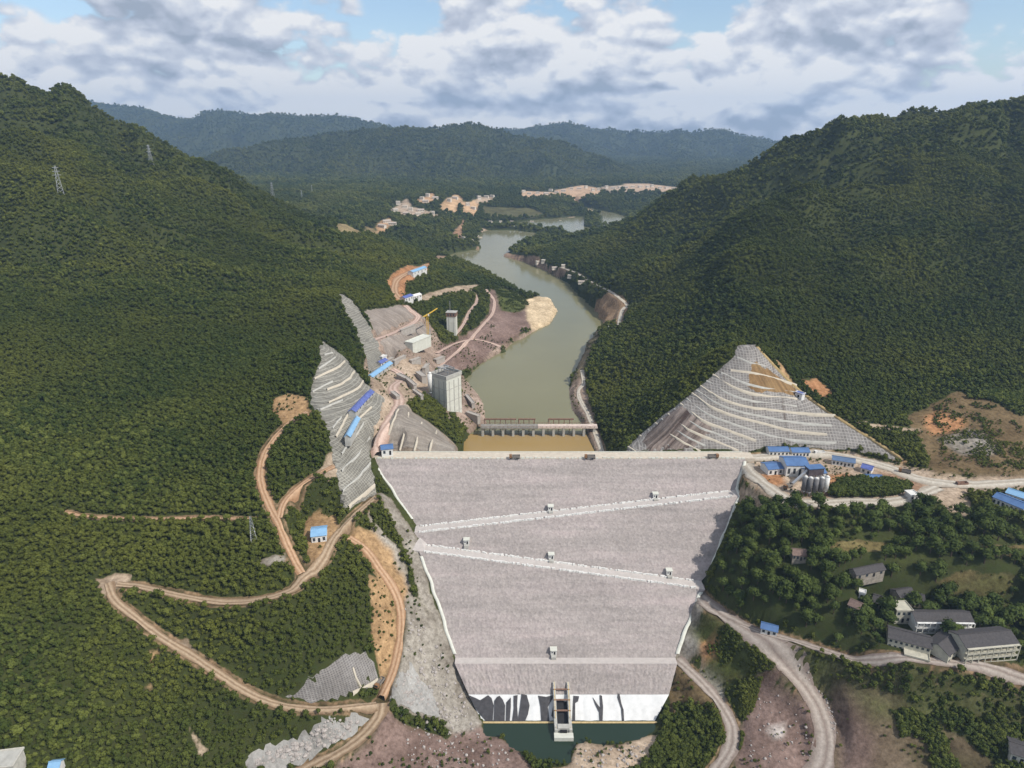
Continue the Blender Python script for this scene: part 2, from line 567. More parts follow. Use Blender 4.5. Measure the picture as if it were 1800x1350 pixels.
def road_material(name, c1, c2, cmid):
    """wheel ruts along the road: 'across' runs 0..1 from edge to edge, second coordinate in metres along it"""
    m_ = bpy.data.materials.new(name)
    m_.use_nodes = True
    nt = m_.node_tree
    N, L = nt.nodes, nt.links
    b = N['Principled BSDF']
    b.inputs['Roughness'].default_value = 0.95
    b.inputs['Specular IOR Level'].default_value = 0.08
    uv = N.new('ShaderNodeUVMap')
    uv.uv_map = 'across'
    sep = N.new('ShaderNodeSeparateXYZ')
    L.new(uv.outputs[0], sep.inputs[0])
    g = N.new('ShaderNodeNewGeometry')
    n1 = N.new('ShaderNodeTexNoise')
    n1.inputs['Scale'].default_value = 0.16
    n1.inputs['Detail'].default_value = 7
    n1.inputs['Roughness'].default_value = .7
    L.new(g.outputs['Position'], n1.inputs['Vector'])
    ad = N.new('ShaderNodeMath')
    ad.operation = 'MULTIPLY_ADD'
    L.new(n1.outputs[0], ad.inputs[0])
    ad.inputs[1].default_value = 0.22
    L.new(sep.outputs[0], ad.inputs[2])
    rp = N.new('ShaderNodeValToRGB')
    e = rp.color_ramp.elements
    e[0].position, e[0].color = 0.0, (*cmid, 1)
    e[1].position, e[1].color = 1.0, (*cmid, 1)
    for p, c in ((0.16, cmid), (0.28, c1), (0.40, c2), (0.50, c1), (0.60, cmid), (0.70, c1), (0.80, c2), (0.90, c1)):
        q = e.new(p)
        q.color = (*c, 1)
    L.new(ad.outputs[0], rp.inputs[0])
    n2 = N.new('ShaderNodeTexNoise')
    n2.inputs['Scale'].default_value = 0.5
    n2.inputs['Detail'].default_value = 7
    n2.inputs['Roughness'].default_value = .75
    L.new(g.outputs['Position'], n2.inputs['Vector'])
    mr = N.new('ShaderNodeMapRange')
    for s_, v_ in zip(('From Min', 'From Max', 'To Min', 'To Max'), (.3, .7, .72, 1.22)):
        mr.inputs[s_].default_value = v_
    L.new(n2.outputs[0], mr.inputs['Value'])
    mx = N.new('ShaderNodeMix')
    mx.data_type = 'RGBA'
    mx.blend_type = 'MULTIPLY'
    mx.inputs[0].default_value = 1
    L.new(rp.outputs[0], mx.inputs[6])
    cc = N.new('ShaderNodeCombineColor')
    for k in range(3):
        L.new(mr.outputs[0], cc.inputs[k])
    L.new(cc.outputs[0], mx.inputs[7])
    L.new(mx.outputs[2], b.inputs['Base Color'])
    bp = N.new('ShaderNodeBump')
    bp.inputs['Strength'].default_value = .4
    bp.inputs['Distance'].default_value = .4
    L.new(n2.outputs[0], bp.inputs['Height'])
    L.new(bp.outputs[0], b.inputs['Normal'])
    return m_


def mat(name, color, rough=0.85, noise=None, spec=0.2, metallic=0.0, bump=None):
    """plain painted or weathered surface: noise = (scale per metre, amount[, second tint])"""
    if name in MATS:
        return MATS[name]
    m_ = bpy.data.materials.new(name)
    m_.use_nodes = True
    nt = m_.node_tree
    b = nt.nodes['Principled BSDF']
    b.inputs['Roughness'].default_value = rough
    b.inputs['Specular IOR Level'].default_value = spec
    b.inputs['Metallic'].default_value = metallic
    b.inputs['Base Color'].default_value = (*color, 1)
    if noise:
        g = nt.nodes.new('ShaderNodeNewGeometry')
        n1 = nt.nodes.new('ShaderNodeTexNoise')
        n1.inputs['Scale'].default_value = noise[0]
        n1.inputs['Detail'].default_value = 6
        n1.inputs['Roughness'].default_value = 0.65
        nt.links.new(g.outputs['Position'], n1.inputs['Vector'])
        mr = nt.nodes.new('ShaderNodeMapRange')
        mr.inputs['From Min'].default_value = 0.3
        mr.inputs['From Max'].default_value = 0.7
        nt.links.new(n1.outputs[0], mr.inputs['Value'])
        mx = nt.nodes.new('ShaderNodeMix')
        mx.data_type = 'RGBA'
        a = noise[1]
        c2 = noise[2] if len(noise) > 2 else tuple(c * (1 - a) for c in color)
        c1 = tuple(min(1, c * (1 + a)) for c in color) if len(noise) == 2 else color
        mx.inputs[6].default_value = (*c2, 1)
        mx.inputs[7].default_value = (*c1, 1)
        nt.links.new(mr.outputs[0], mx.inputs[0])
        nt.links.new(mx.outputs[2], b.inputs['Base Color'])
        if bump:
            bp = nt.nodes.new('ShaderNodeBump')
            bp.inputs['Strength'].default_value = bump[0]
            bp.inputs['Distance'].default_value = bump[1]
            nt.links.new(n1.outputs[0], bp.inputs['Height'])
            nt.links.new(bp.outputs[0], b.inputs['Normal'])
    MATS[name] = m_
    return m_


def ground_material():
    m_ = bpy.data.materials.new('ground')
    m_.use_nodes = True
    nt = m_.node_tree
    N, L = nt.nodes, nt.links
    b = N['Principled BSDF']
    b.inputs['Roughness'].default_value = 0.95
    b.inputs['Specular IOR Level'].default_value = 0.08
    at = N.new('ShaderNodeAttribute')
    at.attribute_name = 'soil'
    g = N.new('ShaderNodeNewGeometry')

    def noise(scale, detail=5, rough=0.6):
        n = N.new('ShaderNodeTexNoise')
        n.inputs['Scale'].default_value = scale
        n.inputs['Detail'].default_value = detail
        n.inputs['Roughness'].default_value = rough
        L.new(g.outputs['Position'], n.inputs['Vector'])
        return n.outputs[0]

    def mix(f, a, c, bt='MIX'):
        n = N.new('ShaderNodeMix')
        n.data_type = 'RGBA'
        n.blend_type = bt
        for s, x in ((0, f), (6, a), (7, c)):
            if isinstance(x, tuple):
                n.inputs[s].default_value = (*x, 1)
            elif isinstance(x, float):
                n.inputs[s].default_value = x
            else:
                L.new(x, n.inputs[s])
        return n.outputs[2]

    def mr(x, a, c, lo=0.0, hi=1.0):
        n = N.new('ShaderNodeMapRange')
        for s, val in zip(('From Min', 'From Max', 'To Min', 'To Max'), (a, c, lo, hi)):
            n.inputs[s].default_value = val
        L.new(x, n.inputs['Value'])
        return n.outputs[0]

    wood = mix(mr(noise(0.02), .35, .65), (0.032, 0.044, 0.013), (0.066, 0.076, 0.022))
    wood = mix(mr(noise(0.25, 4, .7), .35, .65), wood, (0.040, 0.044, 0.016))
    fac = N.new('ShaderNodeMath')
    fac.operation = 'MULTIPLY_ADD'
    L.new(noise(0.14, 6, .7), fac.inputs[0])
    fac.inputs[1].default_value = 0.9
    L.new(at.outputs['Alpha'], fac.inputs[2])
    f = mr(fac.outputs[0], 0.84, 1.02)
    fine = mix(mr(noise(0.35, 8, .75), .32, .68), (0.48, 0.45, 0.42), (1.36, 1.34, 1.32))
    streak = mix(mr(noise(0.045, 5, .6), .35, .65), (0.70, 0.66, 0.62), (1.20, 1.18, 1.16))
    soil = mix(1.0, mix(1.0, at.outputs['Color'], fine, 'MULTIPLY'), streak, 'MULTIPLY')
    L.new(mix(f, wood, soil), b.inputs['Base Color'])
    bp = N.new('ShaderNodeBump')
    bp.inputs['Strength'].default_value = 0.6
    bp.inputs['Distance'].default_value = 0.8
    L.new(noise(0.5, 8, .7), bp.inputs['Height'])
    L.new(bp.outputs[0], b.inputs['Normal'])
    return m_


def water_material(name, color, rough, ripple, scale, spec=0.5):
    m_ = bpy.data.materials.new(name)
    m_.use_nodes = True
    nt = m_.node_tree
    N, L = nt.nodes, nt.links
    b = N['Principled BSDF']
    b.inputs['Roughness'].default_value = rough
    b.inputs['IOR'].default_value = 1.33
    b.inputs['Specular IOR Level'].default_value = spec
    g = N.new('ShaderNodeNewGeometry')
    n0 = N.new('ShaderNodeTexNoise')
    n0.inputs['Scale'].default_value = 0.012
    n0.inputs['Detail'].default_value = 3
    L.new(g.outputs['Position'], n0.inputs['Vector'])
    mx = N.new('ShaderNodeMix')
    mx.data_type = 'RGBA'
    mx.inputs[6].default_value = (*[c * 0.86 for c in color], 1)
    mx.inputs[7].default_value = (*[c * 1.12 for c in color], 1)
    L.new(n0.outputs[0], mx.inputs[0])
    L.new(mx.outputs[2], b.inputs['Base Color'])
    n1 = N.new('ShaderNodeTexNoise')
    n1.inputs['Scale'].default_value = scale
    n1.inputs['Detail'].default_value = 4
    L.new(g.outputs['Position'], n1.inputs['Vector'])
    bp = N.new('ShaderNodeBump')
    bp.inputs['Strength'].default_value = ripple
    bp.inputs['Distance'].default_value = 0.3
    L.new(n1.outputs[0], bp.inputs['Height'])
    L.new(bp.outputs[0], b.inputs['Normal'])
    return m_


M_GROUND = ground_material()
M_DIRT = road_material('dirt_road', (0.32, 0.235, 0.155), (0.40, 0.305, 0.215), (0.22, 0.15, 0.095))
M_TRACK = road_material('orange_track', (0.40, 0.255, 0.155), (0.47, 0.32, 0.21), (0.29, 0.17, 0.095))
M_GREYROAD = road_material('gravel_road', (0.30, 0.255, 0.22), (0.37, 0.32, 0.28), (0.22, 0.175, 0.15))
M_PALEROAD = road_material('pale_road', (0.42, 0.375, 0.31), (0.50, 0.46, 0.39), (0.33, 0.285, 0.23))
M_PINKROAD = road_material('pink_road', (0.48, 0.35, 0.285), (0.56, 0.43, 0.36), (0.36, 0.25, 0.20))
M_CONC = mat('concrete', (0.46, 0.45, 0.41), 0.85, (0.35, 0.3, (0.33, 0.32, 0.29)))
M_CONC_PALE = mat('pale_concrete', (0.62, 0.62, 0.55), 0.8, (0.3, 0.2, (0.50, 0.50, 0.44)))
M_WHITE = mat('white_paint', (0.72, 0.71, 0.68), 0.6, (0.6, 0.2, (0.55, 0.54, 0.51)))
M_WALLSTAIN = mat('weathered_wall', (0.60, 0.57, 0.50), 0.8, (0.5, 0.2, (0.42, 0.40, 0.35)))
M_BLUE = mat('blue_sheet_roof', (0.085, 0.17, 0.34), 0.5, (0.25, 0.2, (0.06, 0.115, 0.24)), 0.4)
M_LBLUE = mat('light_blue_sheet_roof', (0.24, 0.42, 0.60), 0.5, (0.25, 0.2, (0.17, 0.32, 0.50)), 0.4)
M_TILE = mat('dark_tile_roof', (0.085, 0.078, 0.078), 0.85, (0.9, 0.3, (0.05, 0.047, 0.048)))
M_DARK = mat('dark_opening', (0.02, 0.02, 0.022), 0.5)
M_GLASS = mat('window_glass', (0.04, 0.05, 0.06), 0.15, None, 0.5)
M_STEEL = mat('galvanised_steel', (0.42, 0.43, 0.44), 0.45, (1.0, 0.15), 0.5, 0.6)
M_RUST = mat('rusty_steel', (0.20, 0.12, 0.085), 0.8, (0.6, 0.3))
M_YELLOW = mat('yellow_paint', (0.60, 0.38, 0.05), 0.5, (0.6, 0.15))
M_RED = mat('red_paint', (0.40, 0.06, 0.04), 0.5, (0.6, 0.15))
M_BLACK = mat('black_rubber', (0.02, 0.02, 0.02), 0.8)
M_BLUEP = mat('blue_paint', (0.10, 0.13, 0.33), 0.5, (0.4, 0.25))

# ------------------------------------------------------------------ mesh helpers


class MB:
    def __init__(self):
        self.v, self.f = [], []

    def quad(self, a, b, c, d):
        n = len(self.v)
        self.v += [tuple(a), tuple(b), tuple(c), tuple(d)]
        self.f.append((n, n + 1, n + 2, n + 3))

    def box(self, cx, cy_, z0, z1, lx, ly, rot=0.0, taper=1.0):
        c, s = math.cos(rot), math.sin(rot)
        n = len(self.v)
        for z, k in ((z0, 1.0), (z1, taper)):
            for sx, sy in ((-1, -1), (1, -1), (1, 1), (-1, 1)):
                x, y = sx * lx / 2 * k, sy * ly / 2 * k
                self.v.append((cx + x * c - y * s, cy_ + x * s + y * c, z))
        self.f += [(n, n + 3, n + 2, n + 1), (n + 4, n + 5, n + 6, n + 7)]
        for i in range(4):
            j = (i + 1) % 4
            self.f.append((n + i, n + j, n + 4 + j, n + 4 + i))
        return self

    def bar(self, a, b, w, h=None):
        """square bar between two points"""
        a, b = Vector(a), Vector(b)
        h = h or w
        d = (b - a).normalized()
        up = Vector((0, 0, 1)) if abs(d.z) < 0.95 else Vector((1, 0, 0))
        s = d.cross(up).normalized() * (w / 2)
        t = s.cross(d).normalized() * (h / 2)
        n = len(self.v)
        for p in (a, b):
            for q in (-s - t, s - t, s + t, -s + t):
                self.v.append(tuple(p + q))
        self.f += [(n, n + 1, n + 2, n + 3), (n + 7, n + 6, n + 5, n + 4)]
        for i in range(4):
            j = (i + 1) % 4
            self.f.append((n + i, n + 4 + i, n + 4 + j, n + j))
        return self

    def cyl(self, cx, cy_, z0, z1, r0, r1=None, k=14, cap=True):
        r1 = r0 if r1 is None else r1
        n = len(self.v)
        for z, r in ((z0, r0), (z1, r1)):
            for i in range(k):
                a = 2 * math.pi * i / k
                self.v.append((cx + r * math.cos(a), cy_ + r * math.sin(a), z))
        for i in range(k):
            j = (i + 1) % k
            self.f.append((n + i, n + j, n + k + j, n + k + i))
        if cap:
            self.f.append(tuple(n + k + i for i in range(k)))
            self.f.append(tuple(n + i for i in range(k))[::-1])
        return self

    def prism(self, poly, z0, z1):
        n, k = len(self.v), len(poly)
        for z in (z0, z1):
            for p in poly:
                self.v.append((p[0], p[1], z))
        for i in range(k):
            j = (i + 1) % k
            self.f.append((n + i, n + j, n + k + j, n + k + i))
        self.f.append(tuple(n + k + i for i in range(k)))
        self.f.append(tuple(n + i for i in range(k))[::-1])
        return self

    def build(self, name, material, parent=None, smooth=False):
        me = bpy.data.meshes.new(name)
        me.from_pydata([tuple(map(float, p)) for p in self.v], [], self.f)
        me.update()
        return link(name, me, material, parent, smooth)


def link(name, me, material, parent=None, smooth=False):
    o = bpy.data.objects.new(name, me)
    COL.objects.link(o)
    if material is not None and not me.materials:
        me.materials.append(material)
    if parent is not None:
        o.parent = parent
    if smooth:
        me.polygons.foreach_set('use_smooth', [True] * len(me.polygons))
    return o


def tag(o, label=None, cat=None, group=None, kind=None):
    for k, v in (('label', label), ('category', cat), ('group', group), ('kind', kind)):
        if v:
            o[k] = v
    return o


def empty(name, loc=(0, 0, 0), rz=0.0):
    o = bpy.data.objects.new(name, None)
    COL.objects.link(o)
    o.location = loc
    o.rotation_euler = (0, 0, rz)
    o.empty_display_size = 2
    return o


def copy_tree(o, parent=None):
    c = o.copy()
    COL.objects.link(c)
    c.parent = parent
    for ch in list(o.children):
        copy_tree(ch, c)
    return c


def grid_mesh(name, X, Y, Z, material, smooth=True, flip=False):
    r, c = X.shape
    v = np.stack([X, Y, Z], -1).reshape(-1, 3)
    idx = np.arange(r * c).reshape(r, c)
    f = np.stack([idx[:-1, :-1], idx[:-1, 1:], idx[1:, 1:], idx[1:, :-1]], -1).reshape(-1, 4)
    if flip:
        f = f[:, ::-1]
    me = bpy.data.meshes.new(name)
    me.vertices.add(len(v))
    me.vertices.foreach_set('co', v.ravel().astype(np.float32))
    me.loops.add(f.size)
    me.loops.foreach_set('vertex_index', f.ravel().astype(np.int32))
    me.polygons.add(len(f))
    me.polygons.foreach_set('loop_start', np.arange(0, f.size, 4, dtype=np.int32))
    me.update(calc_edges=True)
    if smooth:
        me.polygons.foreach_set('use_smooth', np.ones(len(f), bool))
    me.materials.append(material)
    return me


# ------------------------------------------------------------------ roads: line in the photo, width in metres; the ground is cut to them
ROADS = [
    ('dirt_road', 'tan dirt road zigzagging down the forested left hillside', M_DIRT, 4.8,
     [(662, 872), (640, 890), (605, 922), (588, 950), (572, 985), (545, 1018), (500, 1042), (450, 1055), (400, 1060), (340, 1052), (280, 1038), (240, 1030), (205, 1026)]),
    ('dirt_road', 'lower leg of the dirt road running from hairpin down to the junction', M_DIRT, 4.6,
     [(188, 1022), (200, 1052), (235, 1082), (280, 1118), (330, 1148), (380, 1180), (430, 1213), (470, 1233), (520, 1243), (580, 1245), (640, 1238), (662, 1240)]),
    ('dirt_road', 'orange dirt road climbing along the left edge of the dam', M_TRACK, 5.0,
     [(672, 1225), (690, 1185), (703, 1130), (705, 1075), (692, 1035), (668, 1000), (645, 968), (612, 938)]),
    ('dirt_road', 'rutted brown road curving out of the bottom edge left of the dam', M_DIRT, 6.8, [(668, 1232), (664, 1262), (635, 1295), (590, 1325), (540, 1352), (500, 1375)]),
    ('dirt_track', 'orange track climbing the left hillside to a small clearing', M_TRACK, 4.6, [(533, 1012), (512, 970), (492, 925), (472, 885), (458, 842), (464, 800), (485, 765), (515, 738), (540, 722)]),
    ('dirt_track', 'short orange track forking off towards the grey left cut slope', M_TRACK, 4.5, [(492, 912), (500, 882), (530, 852), (560, 832), (588, 818)]),
    ('dirt_track', 'thin ochre track running level through the left forest', M_TRACK, 2.6, [(112, 897), (150, 907), (250, 912), (350, 910), (450, 912)]),
    ('gravel_road', 'wide pale gravel road running right from the dam crest', M_PALEROAD, 10.0, [(1306, 803), (1360, 800), (1420, 795), (1480, 800), (1560, 820), (1620, 840), (1700, 850), (1800, 845), (1900, 840)]),
    ('gravel_road', 'pale gravel loop road around the blue-roofed batching yard', M_PALEROAD, 9.0, [(1308, 812), (1318, 838), (1345, 864), (1390, 882), (1440, 889), (1500, 887), (1560, 883), (1610, 873), (1650, 856)]),
    ('gravel_road', 'pinkish gravel road descending from the dam past the village to the bottom right', M_GREYROAD, 10.5,
     [(1214, 1033), (1250, 1066), (1300, 1102), (1350, 1142), (1390, 1177), (1420, 1212), (1443, 1252), (1454, 1300), (1448, 1345), (1430, 1375)]),
    ('gravel_road', 'narrow gravel road curving from the dam toe to the bottom edge', M_GREYROAD, 7.0, [(1188, 1158), (1225, 1190), (1258, 1228), (1284, 1270), (1286, 1310), (1262, 1352), (1240, 1380)]),
    ('village_road', 'grey lane passing below the dark-roofed village', M_GREYROAD, 4.5, [(1300, 1098), (1350, 1113), (1400, 1127), (1470, 1150), (1520, 1166), (1570, 1180), (1650, 1192), (1800, 1204), (1900, 1210)]),
    ('bank_path', 'pale path running along the right bank above the brown pool', M_PALEROAD, 4.5, [(1022, 650), (1026, 672), (1016, 692), (1034, 728), (1046, 760), (1060, 795)]),
    ('bank_path', 'pale path along the right bank to the small cleared slope', M_PALEROAD, 5.0, [(1088, 572), (1092, 552), (1104, 536), (1085, 520), (1062, 507), (1040, 496), (1010, 478), (985, 470)]),
    ('haul_road', 'pink haul road winding over the purple gravel spit', M_PINKROAD, 4.5, [(853, 508), (868, 528), (866, 550), (850, 570), (838, 584), (822, 602), (800, 622), (770, 645)]),
    ('haul_road', 'pale haul road looping past the far concrete tower', M_PINKROAD, 4.5, [(805, 512), (830, 514), (838, 530), (825, 548), (815, 570), (802, 588)]),
    ('haul_road', 'pink haul road along the shore below the far concrete tower', M_PINKROAD, 4.5, [(768, 620), (800, 604), (832, 596), (862, 602), (880, 612)]),
    ('site_road', 'pale road crossing the grey excavation upstream of the dam', M_PINKROAD, 6.0, [(655, 598), (690, 585), (712, 575), (735, 560), (722, 545), (712, 535)]),
    ('hill_track', 'orange soil road bending round the left bank hill', M_TRACK, 10.0, [(750, 465), (720, 478), (698, 493), (694, 512), (706, 528)]),
    ('site_road', 'sandy ramp road beside the tree-covered knoll left of the crest', M_PINKROAD, 8.0, [(668, 800), (664, 770), (690, 730), (702, 705), (690, 680), (705, 665), (690, 645)]),
]
ROAD_W = []
for name, label, m_, wd, px in ROADS:
    w = resample(hit(px), 3.0 if px[0][1] > 650 else 5.0)
    k = np.ones(9) / 9
    zz = np.convolve(np.pad(w[:, 2], 4, 'edge'), k, 'valid')
    w[:, 2] = zz
    ROAD_W.append(w)
ROADMASK = np.full(GX.shape, 99.0)


def cut(w, wd, fall=7.0):
    global GZ
    r = wd / 2 + fall + 2
    bb = (GX > w[:, 0].min() - r) & (GX < w[:, 0].max() + r) & (GY > w[:, 1].min() - r) & (GY < w[:, 1].max() + r)
    if not bb.any():
        return
    x, y = GX[bb], GY[bb]
    d, par = seg_dist(x, y, w)
    zr = np.interp(par, np.arange(len(w)), w[:, 2])
    k = 1 - sstep(wd / 2 + 1.2, wd / 2 + fall, d)
    GZ[bb] = GZ[bb] * (1 - k) + (zr - 0.25) * k
    ROADMASK[bb] = np.minimum(ROADMASK[bb], d - wd / 2)


for (name, label, m_, wd, px), w in zip(ROADS, ROAD_W):
    cut(w, wd)

# flat pads
PADS = [([(1325, 808), (1400, 800), (1500, 806), (1640, 850), (1600, 875), (1500, 884), (1440, 884), (1370, 868), (1330, 840)], 97.5, 12),
        ([(1700, 858), (1830, 850), (1830, 925), (1740, 900)], 97.0, 12),
        ([(1530, 1060), (1790, 1075), (1800, 1150), (1700, 1165), (1600, 1160), (1545, 1130)], 60.0, 14),
        ([(640, 660), (690, 632), (700, 650), (655, 682)], 104.0, 8),
        ([(535, 915), (590, 905), (588, 945), (545, 985), (530, 950)], 85.5, 8),
        ([(660, 782), (700, 782), (700, 800), (662, 800)], 101.0, 8)]
for poly, z, fall in PADS:
    pw = [PZ(u, v, z)[:2] for u, v in poly]
    d = sdist(GX, GY, pw)
    k = 1 - sstep(0, fall, d)
    GZ = GZ * (1 - k) + z * k

# under the dam the ground drops away
DAM_FOOT = [(float(edge_x(EDGE_L, z)) + 1.0, float(dam_y(np.array(edge_x(EDGE_L, z)), np.array(z)))) for z in (100, 84, 66, 64.9, 60, 50, 40, 30, 20.1, 19.9, 9, 0)] + \
           [(float(edge_x(EDGE_R, z)) - 1.0, float(dam_y(np.array(edge_x(EDGE_R, z)), np.array(z)))) for z in (0, 9, 19.9, 20.1, 30, 40, 50, 60, 70, 84, 100)] + [(171, 461.5), (84, 463), (80, 508), (-46, 508), (-42, 463), (-103, 461.5)]
dd = sdist(GX, GY, DAM_FOOT)
front = np.interp(GY, [300, 306, 451, 462, 520], [-2, -1, 100, 100, 55])
ins = dd < 0
GZ = np.where(ins, np.minimum(GZ, front - 2.0 - np.clip(-dd, 0, 12) * 0.8), GZ)

# ------------------------------------------------------------------ bare ground painted on the terrain mesh (the soil's own colours)
GC = np.zeros(GX.shape + (3,))
GC[:] = (0.10, 0.085, 0.045)
GA = np.zeros(GX.shape)
OCHRE, ORANGE, PURPLE = (0.36, 0.245, 0.135), (0.38, 0.205, 0.105), (0.205, 0.150, 0.132)
GREY, TAN, BROWN, MEADOW, SAND, PINK = (0.29, 0.275, 0.245), (0.41, 0.335, 0.26), (0.150, 0.112, 0.062), (0.085, 0.105, 0.032), (0.58, 0.48, 0.33), (0.33, 0.262, 0.22)


def paint(px, col, soft=2.5, a=1.0, wob=5.0, world_=None, tree=True):
    w = world_ if world_ is not None else hit(px)
    xs, ys_ = w[:, 0], w[:, 1]
    q = soft + wob
    bb = (GX > xs.min() - q) & (GX < xs.max() + q) & (GY > ys_.min() - q) & (GY < ys_.max() + q)
    x, y = GX[bb], GY[bb]
    d = sdist(x, y, w) + (fbm(x / (wob * 2.2), y / (wob * 2.2), 91, 3) - 0.5) * wob
    k = (1 - sstep(-soft, soft, d)) * a
    GC[bb] = GC[bb] * (1 - k[:, None]) + np.array(col) * k[:, None]
    GA[bb] = np.maximum(GA[bb], k)


# foot of the valley, both sides of the pool
paint([(595, 1352), (650, 1300), (680, 1250), (760, 1285), (785, 1300), (820, 1260), (850, 1285), (900, 1310), (940, 1352), (940, 1420), (560, 1420)], PURPLE)
paint([(930, 1352), (1000, 1345), (1010, 1310), (1090, 1310), (1160, 1290), (1165, 1320), (1110, 1352), (1100, 1420), (930, 1420)], TAN)
paint([(650, 905), (700, 960), (725, 1040), (760, 1090), (805, 1170), (848, 1275), (800, 1290), (770, 1270), (700, 1240), (690, 1200), (712, 1130), (712, 1070), (690, 1010), (660, 960)], GREY)
paint([(610, 940), (660, 935), (690, 970), (720, 1040), (705, 1080), (680, 1040), (640, 985)], OCHRE)
paint([(650, 1010), (690, 1042), (703, 1100), (690, 1175), (668, 1205), (652, 1120)], OCHRE)
paint([(480, 700), (510, 690), (540, 700), (545, 730), (500, 745), (475, 725)], OCHRE)
paint([(535, 915), (560, 895), (590, 905), (592, 940), (570, 985), (545, 985), (535, 950)], OCHRE, 1.5, wob=3)
paint([(450, 985), (500, 975), (505, 990), (460, 1000)], GREY, 1.5, wob=3)
paint([(165, 1015), (205, 1003), (232, 1010), (228, 1026), (200, 1035), (180, 1045)], TAN, 1.5, wob=3)
paint([(300, 1130), (330, 1120), (345, 1145), (325, 1150)], TAN, 2, .8, wob=3)
paint([(255, 1140), (285, 1135), (280, 1180), (270, 1225), (245, 1215)], OCHRE, 4, .75, wob=8)
paint([(330, 1275), (345, 1290), (365, 1320), (350, 1325)], TAN, 3, .8, wob=5)
paint([(570, 800), (590, 790), (600, 830), (580, 850), (555, 830)], TAN, 3, .8)
paint(None, (0.26, 0.225, 0.19), 2, wob=3, world_=np.array([(-103, 461, 0), (-42, 461, 0), (-40, 505, 0), (-44, 535, 0), (-59, 534, 0), (-74, 524, 0), (-93.5, 520, 0), (-95, 488, 0), (-101, 474, 0)], float))
# bare rock strip along the left edge of the dam
paint([(664, 868), (688, 876), (735, 945), (755, 1040), (800, 1150), (788, 1150), (738, 1052), (712, 965), (682, 905)], GREY, 2, wob=3)
# right of the dam
paint([(1185, 1160), (1215, 1040), (1240, 1060), (1225, 1110), (1240, 1130), (1230, 1180), (1275, 1240), (1270, 1200), (1250, 1140)], GREY)
paint([(1190, 1165), (1230, 1190), (1262, 1240), (1240, 1260), (1195, 1230), (1180, 1260), (1178, 1220)], BROWN, 2, .9)
paint([(1215, 1105), (1250, 1085), (1330, 1135), (1400, 1195), (1395, 1210), (1320, 1190), (1270, 1200), (1240, 1170)], MEADOW, 4)
paint([(1232, 1130), (1258, 1120), (1265, 1150), (1240, 1160)], ORANGE, 2, .9, wob=4)
paint([(1285, 1380), (1300, 1310), (1300, 1260), (1330, 1200), (1390, 1205), (1430, 1255), (1440, 1300), (1430, 1350), (1420, 1380)], PURPLE)
paint([(1330, 1190), (1380, 1180), (1400, 1200), (1350, 1215)], (0.14, 0.10, 0.09), 3)
paint([(1350, 1280), (1378, 1275), (1380, 1300), (1360, 1300)], (0.5, 0.47, 0.45), 2, wob=3)
paint([(1460, 1200), (1520, 1215), (1600, 1255), (1700, 1290), (1760, 1330), (1790, 1400), (1470, 1400), (1470, 1280)], (0.165, 0.128, 0.092), 8, .9, wob=18)
paint([(1465, 1235), (1490, 1240), (1530, 1300), (1540, 1400), (1475, 1400), (1472, 1300)], PURPLE, 6, .9, wob=14)
paint([(1560, 1285), (1660, 1300), (1740, 1345), (1700, 1380), (1600, 1350)], (0.085, 0.085, 0.04), 8, .8, wob=22)
paint([(1500, 1215), (1600, 1240), (1680, 1260), (1640, 1290), (1540, 1260)], MEADOW, 6, .9, wob=14)
paint([(1320, 1120), (1420, 1145), (1500, 1170), (1650, 1200), (1800, 1215), (1800, 1275), (1650, 1255), (1520, 1205), (1440, 1190), (1380, 1160)], (0.055, 0.072, 0.024), 6, .92, wob=10)
for q, c in (([(1440, 958), (1500, 948), (1565, 952), (1560, 966), (1480, 975)], (0.16, 0.135, 0.06)), ([(1610, 1018), (1700, 1004), (1730, 1012), (1650, 1030)], (0.17, 0.145, 0.065)),
             ([(1640, 1034), (1740, 1016), (1790, 1022), (1770, 1040), (1660, 1048)], (0.115, 0.115, 0.045)), ([(1730, 960), (1800, 955), (1840, 965), (1800, 980), (1740, 976)], (0.15, 0.125, 0.06)), ([(1750, 1064), (1800, 1062), (1800, 1080), (1760, 1080)], (0.09, 0.10, 0.035))):
    paint(q, c, 2.0, 1.0, 4)
# batching yard and right road
paint([(1305, 806), (1400, 783), (1500, 795), (1600, 822), (1700, 838), (1800, 832), (1900, 830), (1900, 862), (1700, 868), (1650, 880), (1560, 890), (1440, 897), (1370, 888), (1315, 850)], TAN, 3)
paint([(1335, 835), (1375, 828), (1380, 852), (1350, 858)], ORANGE, 2, wob=3)
paint([(1450, 838), (1490, 830), (1500, 840), (1470, 870), (1450, 872)], ORANGE, 2, wob=3)
paint([(1540, 825), (1620, 850), (1640, 862), (1600, 868), (1560, 845)], (0.33, 0.22, 0.15), 2, wob=3)
paint([(1640, 865), (1700, 862), (1705, 905), (1690, 910), (1660, 890)], TAN, 3, .9)
paint([(1290, 860), (1330, 862), (1355, 885), (1330, 895), (1290, 885)], TAN, 3, .9)
# brown field and scars on the right hill
paint([(1590, 730), (1680, 688), (1730, 700), (1790, 730), (1850, 730), (1850, 835), (1640, 838), (1630, 800), (1610, 765)], BROWN, 4)
paint([(1625, 732), (1650, 722), (1695, 738), (1695, 750), (1660, 762), (1635, 765)], ORANGE, 3)
paint([(1650, 772), (1700, 755), (1730, 765), (1755, 790), (1740, 800), (1690, 800)], GREY, 3)
paint([(1405, 668), (1435, 665), (1470, 695), (1445, 700)], ORANGE, 3)
paint([(1322, 608), (1340, 615), (1390, 665), (1470, 735), (1600, 812), (1590, 818), (1440, 722), (1380, 672)], OCHRE, 2, wob=3)
paint([(1470, 735), (1540, 745), (1620, 755), (1610, 762), (1540, 755)], TAN, 1.5, .8, wob=3)
